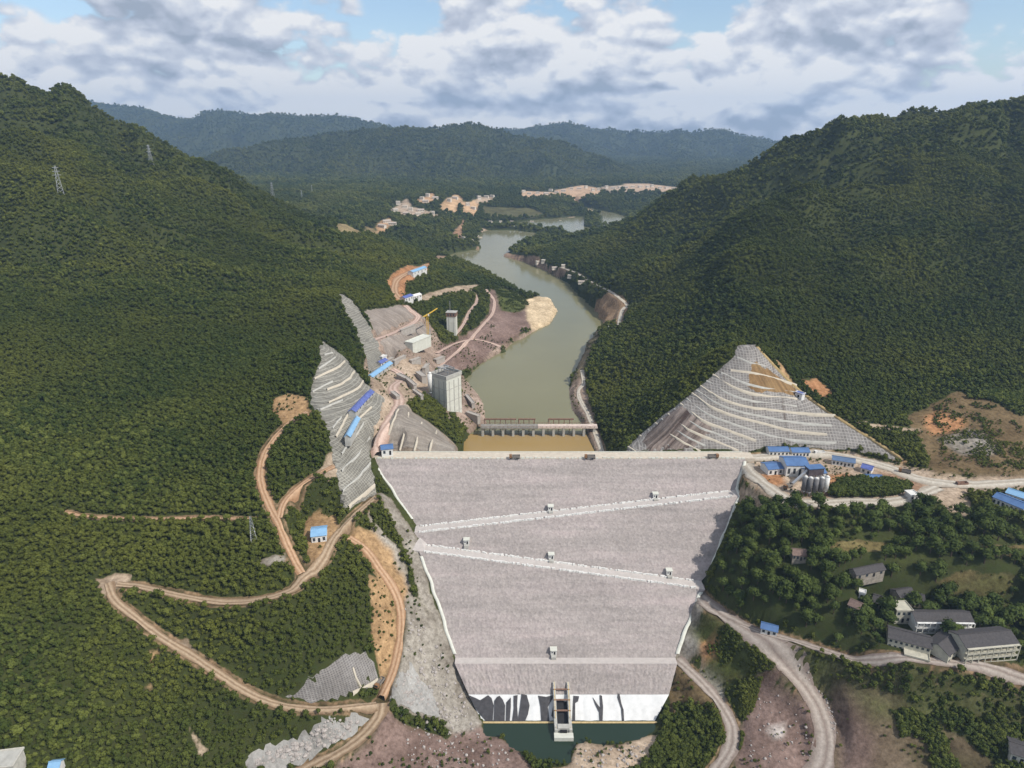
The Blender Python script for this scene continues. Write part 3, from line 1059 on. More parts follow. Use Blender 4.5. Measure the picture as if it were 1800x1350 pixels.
# point bar and works on the left bank upstream
paint([(862, 508), (905, 520), (930, 532), (935, 575), (870, 615), (815, 655), (775, 650), (765, 600), (840, 575), (860, 550)], PURPLE, 3)
paint([(868, 502), (905, 514), (932, 535), (905, 550), (880, 545)], MEADOW, 4)
paint([(925, 528), (970, 529), (984, 548), (966, 574), (935, 584), (925, 560)], SAND, 3)
paint([(815, 668), (860, 620), (940, 580), (945, 588), (870, 628), (830, 655), (822, 680)], PINK, 2, wob=3)
paint([(805, 655), (830, 672), (850, 700), (857, 750), (820, 755), (800, 735), (812, 700)], PINK, 2)
paint([(700, 545), (745, 555), (770, 590), (775, 640), (760, 670), (800, 690), (790, 740), (770, 700), (740, 690), (700, 720), (650, 690), (640, 640), (655, 620), (650, 590)], PINK, 3, .9)
paint([(640, 650), (700, 625), (745, 640), (760, 680), (700, 730), (660, 800), (650, 780), (660, 700)], TAN, 3, .95)
paint([(680, 492), (725, 466), (757, 460), (752, 480), (715, 500), (712, 530), (695, 530)], ORANGE, 3)
paint([(716, 522), (760, 512), (840, 500), (850, 508), (780, 520), (735, 535)], TAN, 2, .8)
# right bank
paint([(1030, 545), (1060, 522), (1085, 518), (1105, 535), (1092, 570), (1060, 572)], (0.30, 0.215, 0.14), 4)
paint([(1030, 605), (1062, 575), (1050, 600), (1030, 645), (1012, 680), (1003, 680)], (0.2, 0.17, 0.12), 3, .7)
paint([(995, 690), (1020, 660), (1030, 680), (1045, 740), (1065, 800), (1045, 800), (1025, 745), (1000, 720)], (0.28, 0.225, 0.185), 3)
paint([(880, 448), (950, 455), (1000, 482), (985, 490), (940, 470), (885, 458)], (0.33, 0.24, 0.18), 5, .9, wob=10)
paint([(765, 450), (840, 432), (845, 440), (770, 460)], (0.33, 0.24, 0.18), 5, .9, wob=8)
paint([(845, 400), (960, 408), (960, 414), (845, 407)], (0.42, 0.34, 0.26), 6, .95, wob=8)
# far villages and cleared ground
FS = 14
for px, c in (([(690, 368), (715, 350), (725, 362), (760, 372), (750, 378), (700, 376)], TAN), ([(665, 392), (685, 382), (695, 395), (680, 404), (662, 404)], (0.5, 0.33, 0.2)),
              ([(735, 350), (760, 340), (770, 352), (745, 358)], (0.5, 0.33, 0.2)), ([(775, 362), (785, 348), (800, 343), (815, 350), (800, 372), (782, 372)], (0.52, 0.36, 0.22)),
              ([(810, 355), (840, 352), (842, 372), (835, 380), (815, 372)], (0.52, 0.36, 0.22)), ([(838, 344), (868, 345), (866, 352), (840, 353)], TAN),
              ([(700, 378), (770, 376), (768, 380), (700, 383)], TAN), ([(795, 392), (815, 388), (812, 398), (795, 398)], (0.42, 0.27, 0.18)),
              ([(915, 335), (975, 338), (978, 344), (918, 347)], (0.5, 0.36, 0.25)), ([(975, 334), (1025, 326), (1058, 332), (1050, 342), (980, 342)], (0.5, 0.36, 0.25)),
              ([(1062, 330), (1100, 328), (1110, 333), (1065, 335)], TAN), ([(1105, 326), (1148, 326), (1150, 332), (1108, 334)], (0.5, 0.38, 0.28)),
              ([(1155, 328), (1190, 330), (1188, 336), (1158, 336)], (0.5, 0.38, 0.28)), ([(850, 362), (930, 366), (960, 378), (900, 382), (855, 376)], (0.10, 0.10, 0.045)),
              ([(600, 395), (640, 402), (660, 408), (640, 411), (600, 402)], (0.28, 0.23, 0.13)), ([(1010, 358), (1040, 362), (1060, 372), (1035, 372)], (0.35, 0.29, 0.2)),
              ([(960, 385), (1010, 380), (1000, 388), (962, 390)], (0.30, 0.25, 0.18))):
    w_ = hit(px)
    if w_[:, 1].max() > 2000:              # corners hidden by the near hill lie on the valley floor beyond it
        w_ = np.array([q if q[1] > 2000 else PZ(u_, v_, 98) for q, (u_, v_) in zip(w_, px)])
    cen = w_[:, :2].mean(0)
    w_[:, :2] = cen + (w_[:, :2] - cen) * (np.array((1.04, 1.15)) if px[0][0] < 1050 else np.array((1.2, 2.2))) - np.array((0, 12))
    paint(None, c, FS, 1.0, 18, world_=w_)

# trim: no tree ground on roads
GA = np.where(ROADMASK < 1.0, np.maximum(GA, 0.9), GA)
tcol = np.where((ROADMASK < 3.0)[..., None] & (GA < 0.3)[..., None], np.array(TAN), GC)
ka = np.clip((3.5 - ROADMASK) / 3.5, 0, 1) * (GY < 900)
GC = np.where((GA < 0.3)[..., None] & (ROADMASK < 3.5)[..., None], np.array((0.27, 0.19, 0.12)), GC)
GA = np.maximum(GA, ka)

def strip(name, label, m_, w, wd, lift=0.16, jit=0.34, edge=True):
    n = len(w)
    t = np.gradient(w[:, :2], axis=0)
    t /= np.linalg.norm(t, axis=1)[:, None] + 1e-9
    nrm = np.stack([-t[:, 1], t[:, 0]], 1)
    offs = np.array([-0.5, -0.28, 0.0, 0.28, 0.5])
    X, Y, Z = (np.zeros((n, 5)) for _ in range(3))
    for k, o in enumerate(offs):
        j = (fbm(np.arange(n) * 0.21 + k * 50, np.zeros(n) + k, 5 + k, 3) - 0.5) * wd * jit * (2 if abs(o) == 0.5 else 0)
        X[:, k] = w[:, 0] + nrm[:, 0] * (o * wd + j)
        Y[:, k] = w[:, 1] + nrm[:, 1] * (o * wd + j)
    g = zt(X, Y)
    Z = np.maximum(g + lift, w[:, 2][:, None] - 0.2 + lift)
    Z[:, [0, 4]] = g[:, [0, 4]] + lift * 0.6
    me = grid_mesh(name, X, Y, Z, m_)
    li = np.zeros(len(me.loops), np.int32)
    me.loops.foreach_get('vertex_index', li)
    uvl = me.uv_layers.new(name='across')
    uvl.data.foreach_set('uv', np.stack([(li % 5) / 4.0, (li // 5) * 3.0], 1).ravel().astype(np.float32))
    return tag(link(name, me, m_), label, kind='structure')


for (name, label, m_, wd, px), w in zip(ROADS, ROAD_W):
    strip(name, label, m_, w, wd, 0.16 if w[0, 1] < 700 else 0.35)

# ------------------------------------------------------------------ water sheets
BRIDGE_Y = 580.0


def sheet(name, poly, z, m_, label):
    b = MB()
    n = len(poly)
    b.v = [(p[0], p[1], z) for p in poly]
    b.f = [tuple(range(n))]
    return tag(b.build(name, m_), label, kind='structure')


sheet('river', [(-700, BRIDGE_Y + 2), (500, BRIDGE_Y + 2), (900, 2600), (-900, 2600)], WATER, water_material('river_water', (0.185, 0.175, 0.095), 0.12, 0.25, 0.25, 0.3), 'murky grey-green river winding up the valley')
sheet('brown_pool', [(-90, 490), (165, 490), (165, BRIDGE_Y + 2), (-90, BRIDGE_Y + 2)], WATER - 0.2, water_material('pool_water', (0.30, 0.205, 0.08), 0.25, 0.2, 0.4, 0.25), 'silty brown water trapped between the dam and the bridge')
sheet('tailwater_pool', [(-45, 255), (110, 255), (110, 330), (-45, 330)], 0.0, water_material('tail_water', (0.018, 0.034, 0.022), 0.06, 0.15, 0.5, 0.5), 'dark green pool at the foot of the dam')

# ------------------------------------------------------------------ the dam
dam = tag(empty('dam', (34, 380, 0)), 'broad grey rockfill dam with zigzag ramps across its downstream face', 'dam')


def rel(o, parent):
    """keep world-built geometry in place under a parent that stands elsewhere"""
    o.parent = parent
    o.matrix_parent_inverse = parent.matrix_basis.inverted()
    return o


def rock_material():
    m_ = bpy.data.materials.new('rockfill')
    m_.use_nodes = True
    nt = m_.node_tree
    N, L = nt.nodes, nt.links
    b = N['Principled BSDF']
    b.inputs['Roughness'].default_value = 0.92
    b.inputs['Specular IOR Level'].default_value = 0.12
    g = N.new('ShaderNodeNewGeometry')
    mp = N.new('ShaderNodeMapping')
    mp.inputs['Scale'].default_value = (0.25, 1, 1)
    L.new(g.outputs['Position'], mp.inputs['Vector'])

    def noise(scale, detail, src, rough=0.65):
        n = N.new('ShaderNodeTexNoise')
        n.inputs['Scale'].default_value = scale
        n.inputs['Detail'].default_value = detail
        n.inputs['Roughness'].default_value = rough
        L.new(src, n.inputs['Vector'])
        return n.outputs[0]

    def ramp(x, stops):
        r = N.new('ShaderNodeValToRGB')
        e = r.color_ramp.elements
        e[0].position, e[0].color = stops[0][0], (*stops[0][1], 1)
        e[1].position, e[1].color = stops[-1][0], (*stops[-1][1], 1)
        for p, c in stops[1:-1]:
            q = e.new(p)
            q.color = (*c, 1)
        L.new(x, r.inputs[0])
        return r.outputs[0]

    def mix(f, a, c, bt='MULTIPLY'):
        n = N.new('ShaderNodeMix')
        n.data_type = 'RGBA'
        n.blend_type = bt
        if isinstance(f, float):
            n.inputs[0].default_value = f
        else:
            L.new(f, n.inputs[0])
        L.new(a, n.inputs[6])
        L.new(c, n.inputs[7])
        return n.outputs[2]

    stone = ramp(noise(0.055, 6, mp.outputs[0]), [(0.30, (0.322, 0.294, 0.278)), (0.48, (0.358, 0.327, 0.310)), (0.62, (0.396, 0.354, 0.340)), (0.75, (0.372, 0.342, 0.316))])
    v = N.new('ShaderNodeTexVoronoi')
    v.inputs['Scale'].default_value = 0.75
    v.inputs['Randomness'].default_value = 1.0
    L.new(g.outputs['Position'], v.inputs['Vector'])
    vc = N.new('ShaderNodeSeparateColor')
    L.new(v.outputs['Color'], vc.inputs[0])
    chip = ramp(vc.outputs[0], [(0.0, (0.88, 0.87, 0.87)), (0.6, (1.0, 0.99, 0.98)), (1.0, (1.09, 1.08, 1.07))])
    mb = N.new('ShaderNodeMapping')
    mb.inputs['Scale'].default_value = (0.012, 0.0, 0.30)
    L.new(g.outputs['Position'], mb.inputs['Vector'])
    band = ramp(noise(1.0, 5, mb.outputs[0], .6), [(0.30, (0.74, 0.73, 0.73)), (0.52, (0.90, 0.885, 0.885)), (0.72, (1.03, 0.985, 0.995))])
    grit = ramp(noise(0.6, 6, g.outputs['Position'], .75), [(0.32, (0.84, 0.84, 0.84)), (0.68, (1.12, 1.12, 1.12))])
    L.new(mix(1.0, mix(1.0, mix(1.0, stone, chip), grit), band), b.inputs['Base Color'])
    bp = N.new('ShaderNodeBump')
    bp.inputs['Strength'].default_value = 0.4
    bp.inputs['Distance'].default_value = 0.4
    L.new(v.outputs['Distance'], bp.inputs['Height'])
    L.new(bp.outputs[0], b.inputs['Normal'])
    return m_


M_ROCK = rock_material()
NCOL = 200
S_ = np.linspace(0, 1, NCOL)


def face_rows(zf, n, yoff):
    """rows between two height functions of x on one plane of the face"""
    rows = []
    for t in np.linspace(0, 1, n):
        x = np.zeros(NCOL)
        for _ in range(12):
            z = zf[0](x) * (1 - t) + zf[1](x) * t
            x = edge_x(EDGE_L, z) * (1 - S_) + edge_x(EDGE_R, z) * S_
        y = CREST_Y - 1.20 * (100 - z) + yoff
        rows.append((x, y, z))
    return rows


C_ = lambda k: (lambda x: np.zeros_like(x) + k)
secs = [('face', (C_(99.9), road_z1), 26, 0.0), ('face', (road_z1, road_z2), 22, -RW), ('face', (road_z2, C_(20.0)), 40, -2 * RW), ('toe_berm_slope', (C_(20.0), C_(9.0)), 13, -2 * RW - 5)]
edges = []
for nm, zf, n, yo in secs:
    rows = face_rows(zf, n, yo)
    edges.append((rows[0], rows[-1]))
    X, Y, Z = (np.array([r[i] for r in rows]) for i in range(3))
    j = rng.normal(0, 0.09 if nm == 'face' else 0.26, X.shape)
    j += (fbm(X / 9, Z / 6, 3, 3) - 0.5) * 0.9
    j[0] = j[-1] = 0
    me = grid_mesh(nm, X, Y - j * 0.64, Z + j * 0.77, M_ROCK, smooth=False, flip=True)
    rel(link(nm, me, M_ROCK), dam)
M_RAMP = mat('ramp_gravel', (0.50, 0.455, 0.425), 0.95, (0.3, 0.25, (0.40, 0.365, 0.34)), 0.1)
for k in range(3):
    (x0, y0, z0), (x1, y1, z1) = edges[k][1], edges[k + 1][0]
    X = np.linspace(0, 1, 4)[:, None] * (x1 - x0)[None] + x0[None]
    Y = np.linspace(0, 1, 4)[:, None] * (y1 - y0)[None] + y0[None]
    Z = np.repeat(((z0 + z1) / 2)[None], 4, 0)
    me = grid_mesh('ramp_road' if k < 2 else 'toe_berm', X, Y, Z, M_RAMP, flip=True)
    rel(link('ramp_road' if k < 2 else 'toe_berm', me, M_RAMP), dam)
    if k < 2:                                  # white boulder guard lines on both sides of each ramp
        for y_, in_ in ((y0 - 0.9, True), (y1 + 0.5, False)):
            b = MB()
            xs = np.arange(x0.min() + 4, x0.max() - 6, 1.55)
            for x in xs:
                if random.random() < 0.10:
                    continue
                zz = float(np.interp(x, x0, z0))
                yy = float(np.interp(x, x0, y_)) + random.uniform(-.25, .25)
                h = random.uniform(0.6, 1.2)
                b.box(x + random.uniform(-.2, .2), yy, zz - 0.2, zz + h, random.uniform(1.2, 2.6), random.uniform(0.8, 1.5), random.uniform(-.3, .3), 0.8)
            o = rel(b.build('guard_stones', M_WHITE), dam)
            o['kind'] = 'stuff'

# hairpin where the two ramps meet at the left edge
b = MB()
ya, yb = CREST_Y - 1.2 * (100 - 67.5), CREST_Y - 1.2 * (100 - 62.5) - RW
hp = [(-58, ya + .5, 67.4), (-58, ya - RW + .5, 67.2), (-58, yb + .3, 62.7), (-58, yb - RW, 62.5), (-72, yb - RW + 1, 63.2), (-77, yb - 2, 64.2), (-78, ya - 5, 66), (-74, ya, 67.2)]
b.v = [(-63, (ya + yb) / 2 - 3, 65.4)] + hp
b.f = [(0, i + 1, (i + 1) % 8 + 1) for i in range(8)][::-1]
n = len(b.v)
b.v += [(x, y, z - 6) for x, y, z in hp]
b.f += [(1 + i, n + i, n + (i + 1) % 8, 1 + (i + 1) % 8) for i in range(8)]
rel(b.build('hairpin_pad', M_RAMP), dam)

# crest: roadway, parapet, kerb, upstream slab
b = MB()
xs = np.linspace(-112, 178, 60)
for i in range(59):
    b.quad((xs[i], 450.6, 100.15), (xs[i + 1], 450.6, 100.15), (xs[i + 1], 460.6, 100.15), (xs[i], 460.6, 100.15))
b.v += [(-112, 450.6, 97), (178, 450.6, 97), (178, 450.6, 100.15), (-112, 450.6, 100.15)]
n = len(b.v)
b.f.append((n - 4, n - 3, n - 2, n - 1))
rel(b.build('crest_road', mat('crest_gravel', (0.56, 0.50, 0.41), .95, (.3, .25, (.44, .38, .31)), .1)), dam)
b = MB()
b.bar((-104, 460.9, 100.3), (172, 460.9, 100.3), 0.5, 0.9)
rel(b.build('parapet_wall', M_CONC_PALE), dam)
b = MB()
for x in np.arange(-100, 171, 3.0):
    if random.random() < .82:
        b.box(x + random.uniform(-.6, .6), 451.0 + random.uniform(-.2, .3), 99.6, 100.5 + random.uniform(0, .6), random.uniform(1.6, 3.0), 0.9, random.uniform(-.1, .1), .85)
rel(b.build('crest_kerb', M_CONC_PALE), dam)['kind'] = 'stuff'
b = MB()
b.quad((-44, 461.3, 100), (86, 461.3, 100), (84, 517, 58), (-48, 517, 58))
rel(b.build('upstream_slab', M_CONC), dam)


def edge_strip(tab, side, z_hi, z_lo, w, lift, name, m_, off=0.0, n=70):
    X, Y, Z = [], [], []
    for z in np.linspace(z_hi, z_lo, n):
        x = float(edge_x(tab, z)) + side * off + (vnoise(np.array(z / 5.0), np.array(3.0), 8) - .5) * 1.2
        y = float(dam_y(np.array(x), np.array(z)))
        row = []
        for k, dz in ((-.5, -0.6), (-.4, 0), (.4, 0), (.5, -0.6)):
            row.append((x + k * w, y, z + lift + dz))
        X.append([r[0] for r in row]); Y.append([r[1] for r in row]); Z.append([r[2] for r in row])
    me = grid_mesh(name, np.array(X), np.array(Y), np.array(Z), m_, smooth=False, flip=True)
    return rel(link(name, me, m_), dam)


edge_strip(EDGE_R, 1, 98, 52, 2.4, 0.9, 'edge_drain', M_CONC_PALE)
edge_strip(EDGE_R, 1, 45, 21, 2.6, 0.9, 'edge_drain', M_CONC_PALE)
edge_strip(EDGE_L, -1, 99, 70, 2.0, 0.9, 'edge_drain', M_CONC_PALE)
edge_strip(EDGE_L, -1, 60, 21, 2.2, 0.9, 'edge_drain', M_CONC_PALE)

# membrane over the lowest slope: white sheets with black ones showing between
PLC = CREST_Y - 120 - 2 * RW - 5


def on_membrane(u, v, lift=0.0):
    d = ray(u, v)
    t = (PLC + 1.2 * CAM_Z) / (d[1] - 1.2 * d[2])
    return np.array((d[0] * t, d[1] * t - lift * .64, CAM_Z + d[2] * t + lift * .77))


rows = []
for t in np.linspace(0, 1, 14):
    z = 9.0 * (1 - t) - 0.8 * t
    x = edge_x(EDGE_L, max(z, 0)) * (1 - S_) + edge_x(EDGE_R, max(z, 0)) * S_
    wr = (fbm(x / 3.5, np.zeros_like(x) + z / 12, 15, 3) - .5) * 0.5
    rows.append((x, PLC + 1.2 * z - wr * .6 - 0.1, z + wr * .75))
X, Y, Z = (np.array([r[i] for r in rows]) for i in range(3))
M_MEMB = mat('white_membrane', (0.68, 0.68, 0.67), 0.5, (0.25, .1, (0.55, 0.55, 0.54)), .3)
M_MEMBK = mat('black_membrane', (0.045, 0.043, 0.046), 0.55, (0.5, .4), .3)
rel(link('white_membrane', grid_mesh('white_membrane', X, Y, Z, M_MEMB, flip=True), M_MEMB), dam)
BLACKS = [[(824, 1222), (836, 1227), (844, 1231), (852, 1226), (858, 1222), (864, 1227), (868, 1240), (866, 1269), (856, 1269), (846, 1258), (837, 1247)],
          [(869, 1232), (874, 1225), (878, 1223), (884, 1230), (888, 1240), (887, 1270), (868, 1269), (869, 1245)],
          [(890, 1235), (898, 1226), (898, 1242), (896, 1270), (889, 1270)],
          [(903, 1223), (910, 1222), (909, 1240), (911, 1270), (900, 1270), (903, 1245)], [(917, 1220), (926, 1222), (931, 1240), (928, 1256), (922, 1270), (910, 1270), (913, 1250)],
          [(946, 1223), (960, 1225), (975, 1221), (969, 1232), (963, 1243), (966, 1270), (952, 1270), (950, 1242)], [(973, 1238), (978, 1232), (978, 1270), (969, 1258)],
          [(1008, 1223), (1018, 1224), (1016, 1233), (1011, 1236), (1011, 1270), (1006, 1270)],
          [(1054, 1222), (1058, 1223), (1060, 1242), (1059, 1270), (1054, 1270), (1053, 1252), (1046, 1238), (1042, 1226), (1050, 1238), (1055, 1244)],
          [(1086, 1219), (1089, 1220), (1092, 1236), (1096, 1248), (1097, 1270), (1094, 1270), (1092, 1246), (1085, 1226)]]
for poly in BLACKS:
    b = MB()
    n = len(poly)
    top = [on_membrane(u, v, 0.55) for u, v in poly]
    bot = [on_membrane(u, v, 0.15) for u, v in poly]
    b.v = [tuple(p) for p in top + bot]
    b.f = [tuple(range(n))] + [(i, (i + 1) % n, n + (i + 1) % n, n + i) for i in range(n)]
    o = rel(b.build('black_membrane', M_MEMBK), dam)
b = MB()
b.bar((-19, 306.3, 0.15), (85, 306.3, 0.15), 0.9, 0.8)
rel(b.build('toe_beam', mat('yellowish_beam', (0.55, 0.42, 0.22), .8, (.6, .25))), dam)


def dam_hit(u, v):
    d = ray(u, v)
    best = None
    for z in np.linspace(99.5, 1, 800):
        t = (z - CAM_Z) / d[2]
        if d[1] * t >= float(dam_y(np.array(d[0] * t), np.array(z))):
            return np.array((d[0] * t, d[1] * t, z))
    return PZ(u, v, 10)


# observation kiosks on the face
def make_kiosk():
    k = empty('gauge_house')
    b = MB().box(0, 0, -2.5, 3.0, 3.6, 3.2)
    b.build('wall', M_WHITE, k)
    MB().box(0, 0, 3.0, 3.35, 4.3, 3.9).build('roof', M_CONC_PALE, k)
    MB().box(0.6, -1.63, 0.2, 2.2, 1.0, 0.1).build('door', M_DARK, k)
    MB().box(-0.9, -1.63, 1.2, 2.1, 0.9, 0.1).build('window', M_GLASS, k)
    MB().box(0, -2.9, -2.0, 0.1, 3.0, 2.4).build('doorstep', M_CONC, k)
    return k


KI = [(968, 899, 'white gauge house on the middle of the upper zigzag ramp'), (1152, 877, 'white gauge house near the right end of the upper zigzag ramp'),
      (820, 958, 'white gauge house near the left end of the lower zigzag ramp'), (969, 984, 'white gauge house on the middle of the lower zigzag ramp'),
      (1176, 1012, 'white gauge house near the right end of the lower zigzag ramp'), (973, 1152, 'white gauge house low on the dam face above the toe berm')]
k0 = make_kiosk()
for i, (u, v, lab) in enumerate(KI):
    k = k0 if i == 0 else copy_tree(k0)
    p = dam_hit(u, v)
    k.location = (p[0], p[1] + 1.0, p[2] + 1.0)
    tag(k, lab, 'gauge house', 'gauge houses on the dam face')

# inclined gate structure standing in the tailwater pool
gt = tag(empty('outlet_structure', (29.5, 300, 0)), 'stained concrete outlet structure with two sloping walls in the green pool', 'outlet structure')
for sx in (-1, 1):
    b = MB()
    y0, y1 = 7 + 0, 30
    for x in (sx * 4.4 - .9, sx * 4.4 + .9):
        b.v += [(x, -7, -3), (x, -7, 5.5), (x, 2, 6.0), (x, 27, 17.5), (x, 27, 12), (x, 4, -3)]
    b.f = [(0, 1, 2, 3, 4, 5), (11, 10, 9, 8, 7, 6)] + [(i, (i + 1) % 6, 6 + (i + 1) % 6, 6 + i) for i in range(6)]
    b.build('side_wall', M_CONC, gt)
b = MB()
b.v = [(-3.4, 2, 1.5), (3.4, 2, 1.5), (3.4, 27, 13), (-3.4, 27, 13), (-3.4, 2, -1), (3.4, 2, -1), (3.4, 27, 11), (-3.4, 27, 11)]
b.f = [(0, 1, 2, 3), (0, 4, 5, 1), (1, 5, 6, 2), (3, 2, 6, 7), (0, 3, 7, 4)]
b.build('ramp_slab', M_DARK, gt)
MB().box(0, -4.2, 1.0, 6.4, 7.0, 4.0).build('head_block', M_CONC, gt)
MB().box(0, -9.4, -3, 3.2, 11.5, 4.6).build('landing_block', M_CONC_PALE, gt)
MB().box(0, -7.02, 3.3, 5.2, 4.2, 1.2).build('gate_opening', M_DARK, gt)
for y, z in ((8, 8.9), (15, 12.1), (22, 15.3)):
    MB().box(0, y, z - .6, z, 10.4, 1.2).build('cross_beam', M_RUST, gt)
b = MB()
for sx in (-4.4, 4.4):
    for y, z in ((-5, 5.6), (3, 6.4), (10, 9.6), (17, 12.9), (24, 16)):
        b.bar((sx, y, z), (sx, y, z + 1.3), .18)
    b.bar((sx, 2, 7.4), (sx, 26, 18.4), .18)
b.build('hand_rail', M_YELLOW, gt)

gt.scale = (.95, .78, .8)
gt.location = (29.5, 302.5, 0)

# ------------------------------------------------------------------ excavated slopes: own surface sheet plus bench ledges


def slope_material(name, c1, c2, grid=(2.2, 2.2), stain=None, streak=0.25):
    m_ = bpy.data.materials.new(name)
    m_.use_nodes = True
    nt = m_.node_tree
    N, L = nt.nodes, nt.links
    b = N['Principled BSDF']
    b.inputs['Roughness'].default_value = 0.95
    b.inputs['Specular IOR Level'].default_value = 0.08
    uv = N.new('ShaderNodeUVMap')
    uv.uv_map = 'run_rise'
    g = N.new('ShaderNodeNewGeometry')

    def noise(src, scale, detail=5, rough=.65, mapping=None):
        if mapping:
            mp = N.new('ShaderNodeMapping')
            mp.inputs['Scale'].default_value = mapping
            L.new(src, mp.inputs['Vector'])
            src = mp.outputs[0]
        n = N.new('ShaderNodeTexNoise')
        n.inputs['Scale'].default_value = scale
        n.inputs['Detail'].default_value = detail
        n.inputs['Roughness'].default_value = rough
        L.new(src, n.inputs['Vector'])
        return n.outputs[0]

    def mr(x, a, c, lo=0.0, hi=1.0):
        n = N.new('ShaderNodeMapRange')
        for s, val in zip(('From Min', 'From Max', 'To Min', 'To Max'), (a, c, lo, hi)):
            n.inputs[s].default_value = val
        L.new(x, n.inputs['Value'])
        return n.outputs[0]

    def mix(f, a, c, bt='MIX'):
        n = N.new('ShaderNodeMix')
        n.data_type = 'RGBA'
        n.blend_type = bt
        for s, x in ((0, f), (6, a), (7, c)):
            if isinstance(x, tuple):
                n.inputs[s].default_value = (*x, 1)
            elif isinstance(x, float):
                n.inputs[s].default_value = x
            else:
                L.new(x, n.inputs[s])
        return n.outputs[2]

    col = mix(mr(noise(g.outputs['Position'], 0.045, 6), .35, .65), c1, c2)
    st = mr(noise(uv.outputs[0], 1.0, 4, .6, (0.35, 0.03, 1)), .35, .65, 1 - streak, 1 + streak)
    cs = N.new('ShaderNodeCombineColor')
    for k in range(3):
        L.new(st, cs.inputs[k])
    col = mix(1.0, col, cs.outputs[0], 'MULTIPLY')
    gr = mr(noise(g.outputs['Position'], .7, 6, .8), .3, .7, .74, 1.24)
    cg = N.new('ShaderNodeCombineColor')
    for k in range(3):
        L.new(gr, cg.inputs[k])
    col = mix(1.0, col, cg.outputs[0], 'MULTIPLY')
    if grid:
        br = N.new('ShaderNodeTexBrick')
        br.inputs['Scale'].default_value = 1.0
        br.inputs['Brick Width'].default_value = grid[0]
        br.inputs['Row Height'].default_value = grid[1]
        br.inputs['Mortar Size'].default_value = 0.32
        br.inputs['Mortar Smooth'].default_value = 0.5
        br.offset = 0.0
        br.inputs['Color1'].default_value = (0.80, 0.80, 0.80, 1)
        br.inputs['Color2'].default_value = (0.62, 0.61, 0.60, 1)
        br.inputs['Mortar'].default_value = (1.16, 1.16, 1.15, 1)
        L.new(uv.outputs[0], br.inputs['Vector'])
        col = mix(1.0, col, br.outputs[0], 'MULTIPLY')
    if stain:
        f = mr(noise(uv.outputs[0], 1.0, 5, .7, (0.16, 0.012, 1)), stain[1], stain[1] + .1, 0, .85)
        col = mix(f, col, stain[0])
    L.new(col, b.inputs['Base Color'])
    bp = N.new('ShaderNodeBump')
    bp.inputs['Strength'].default_value = 0.5
    bp.inputs['Distance'].default_value = 0.6
    L.new(noise(g.outputs['Position'], .6, 7, .75), bp.inputs['Height'])
    L.new(bp.outputs[0], b.inputs['Normal'])
    return m_


M_LEDGE = mat('bench_concrete', (0.52, 0.47, 0.38), .9, (.3, .25, (.42, .37, .3)), .1)
CLEAR = []          # world polygons with no trees


def densify(poly, step):
    o = []
    n = len(poly)
    for i in range(n):
        a, c = np.array(poly[i]), np.array(poly[(i + 1) % n])
        k = max(1, int(np.linalg.norm(c - a) / step))
        for t in range(k):
            o.append(a + (c - a) * t / k)
    return o


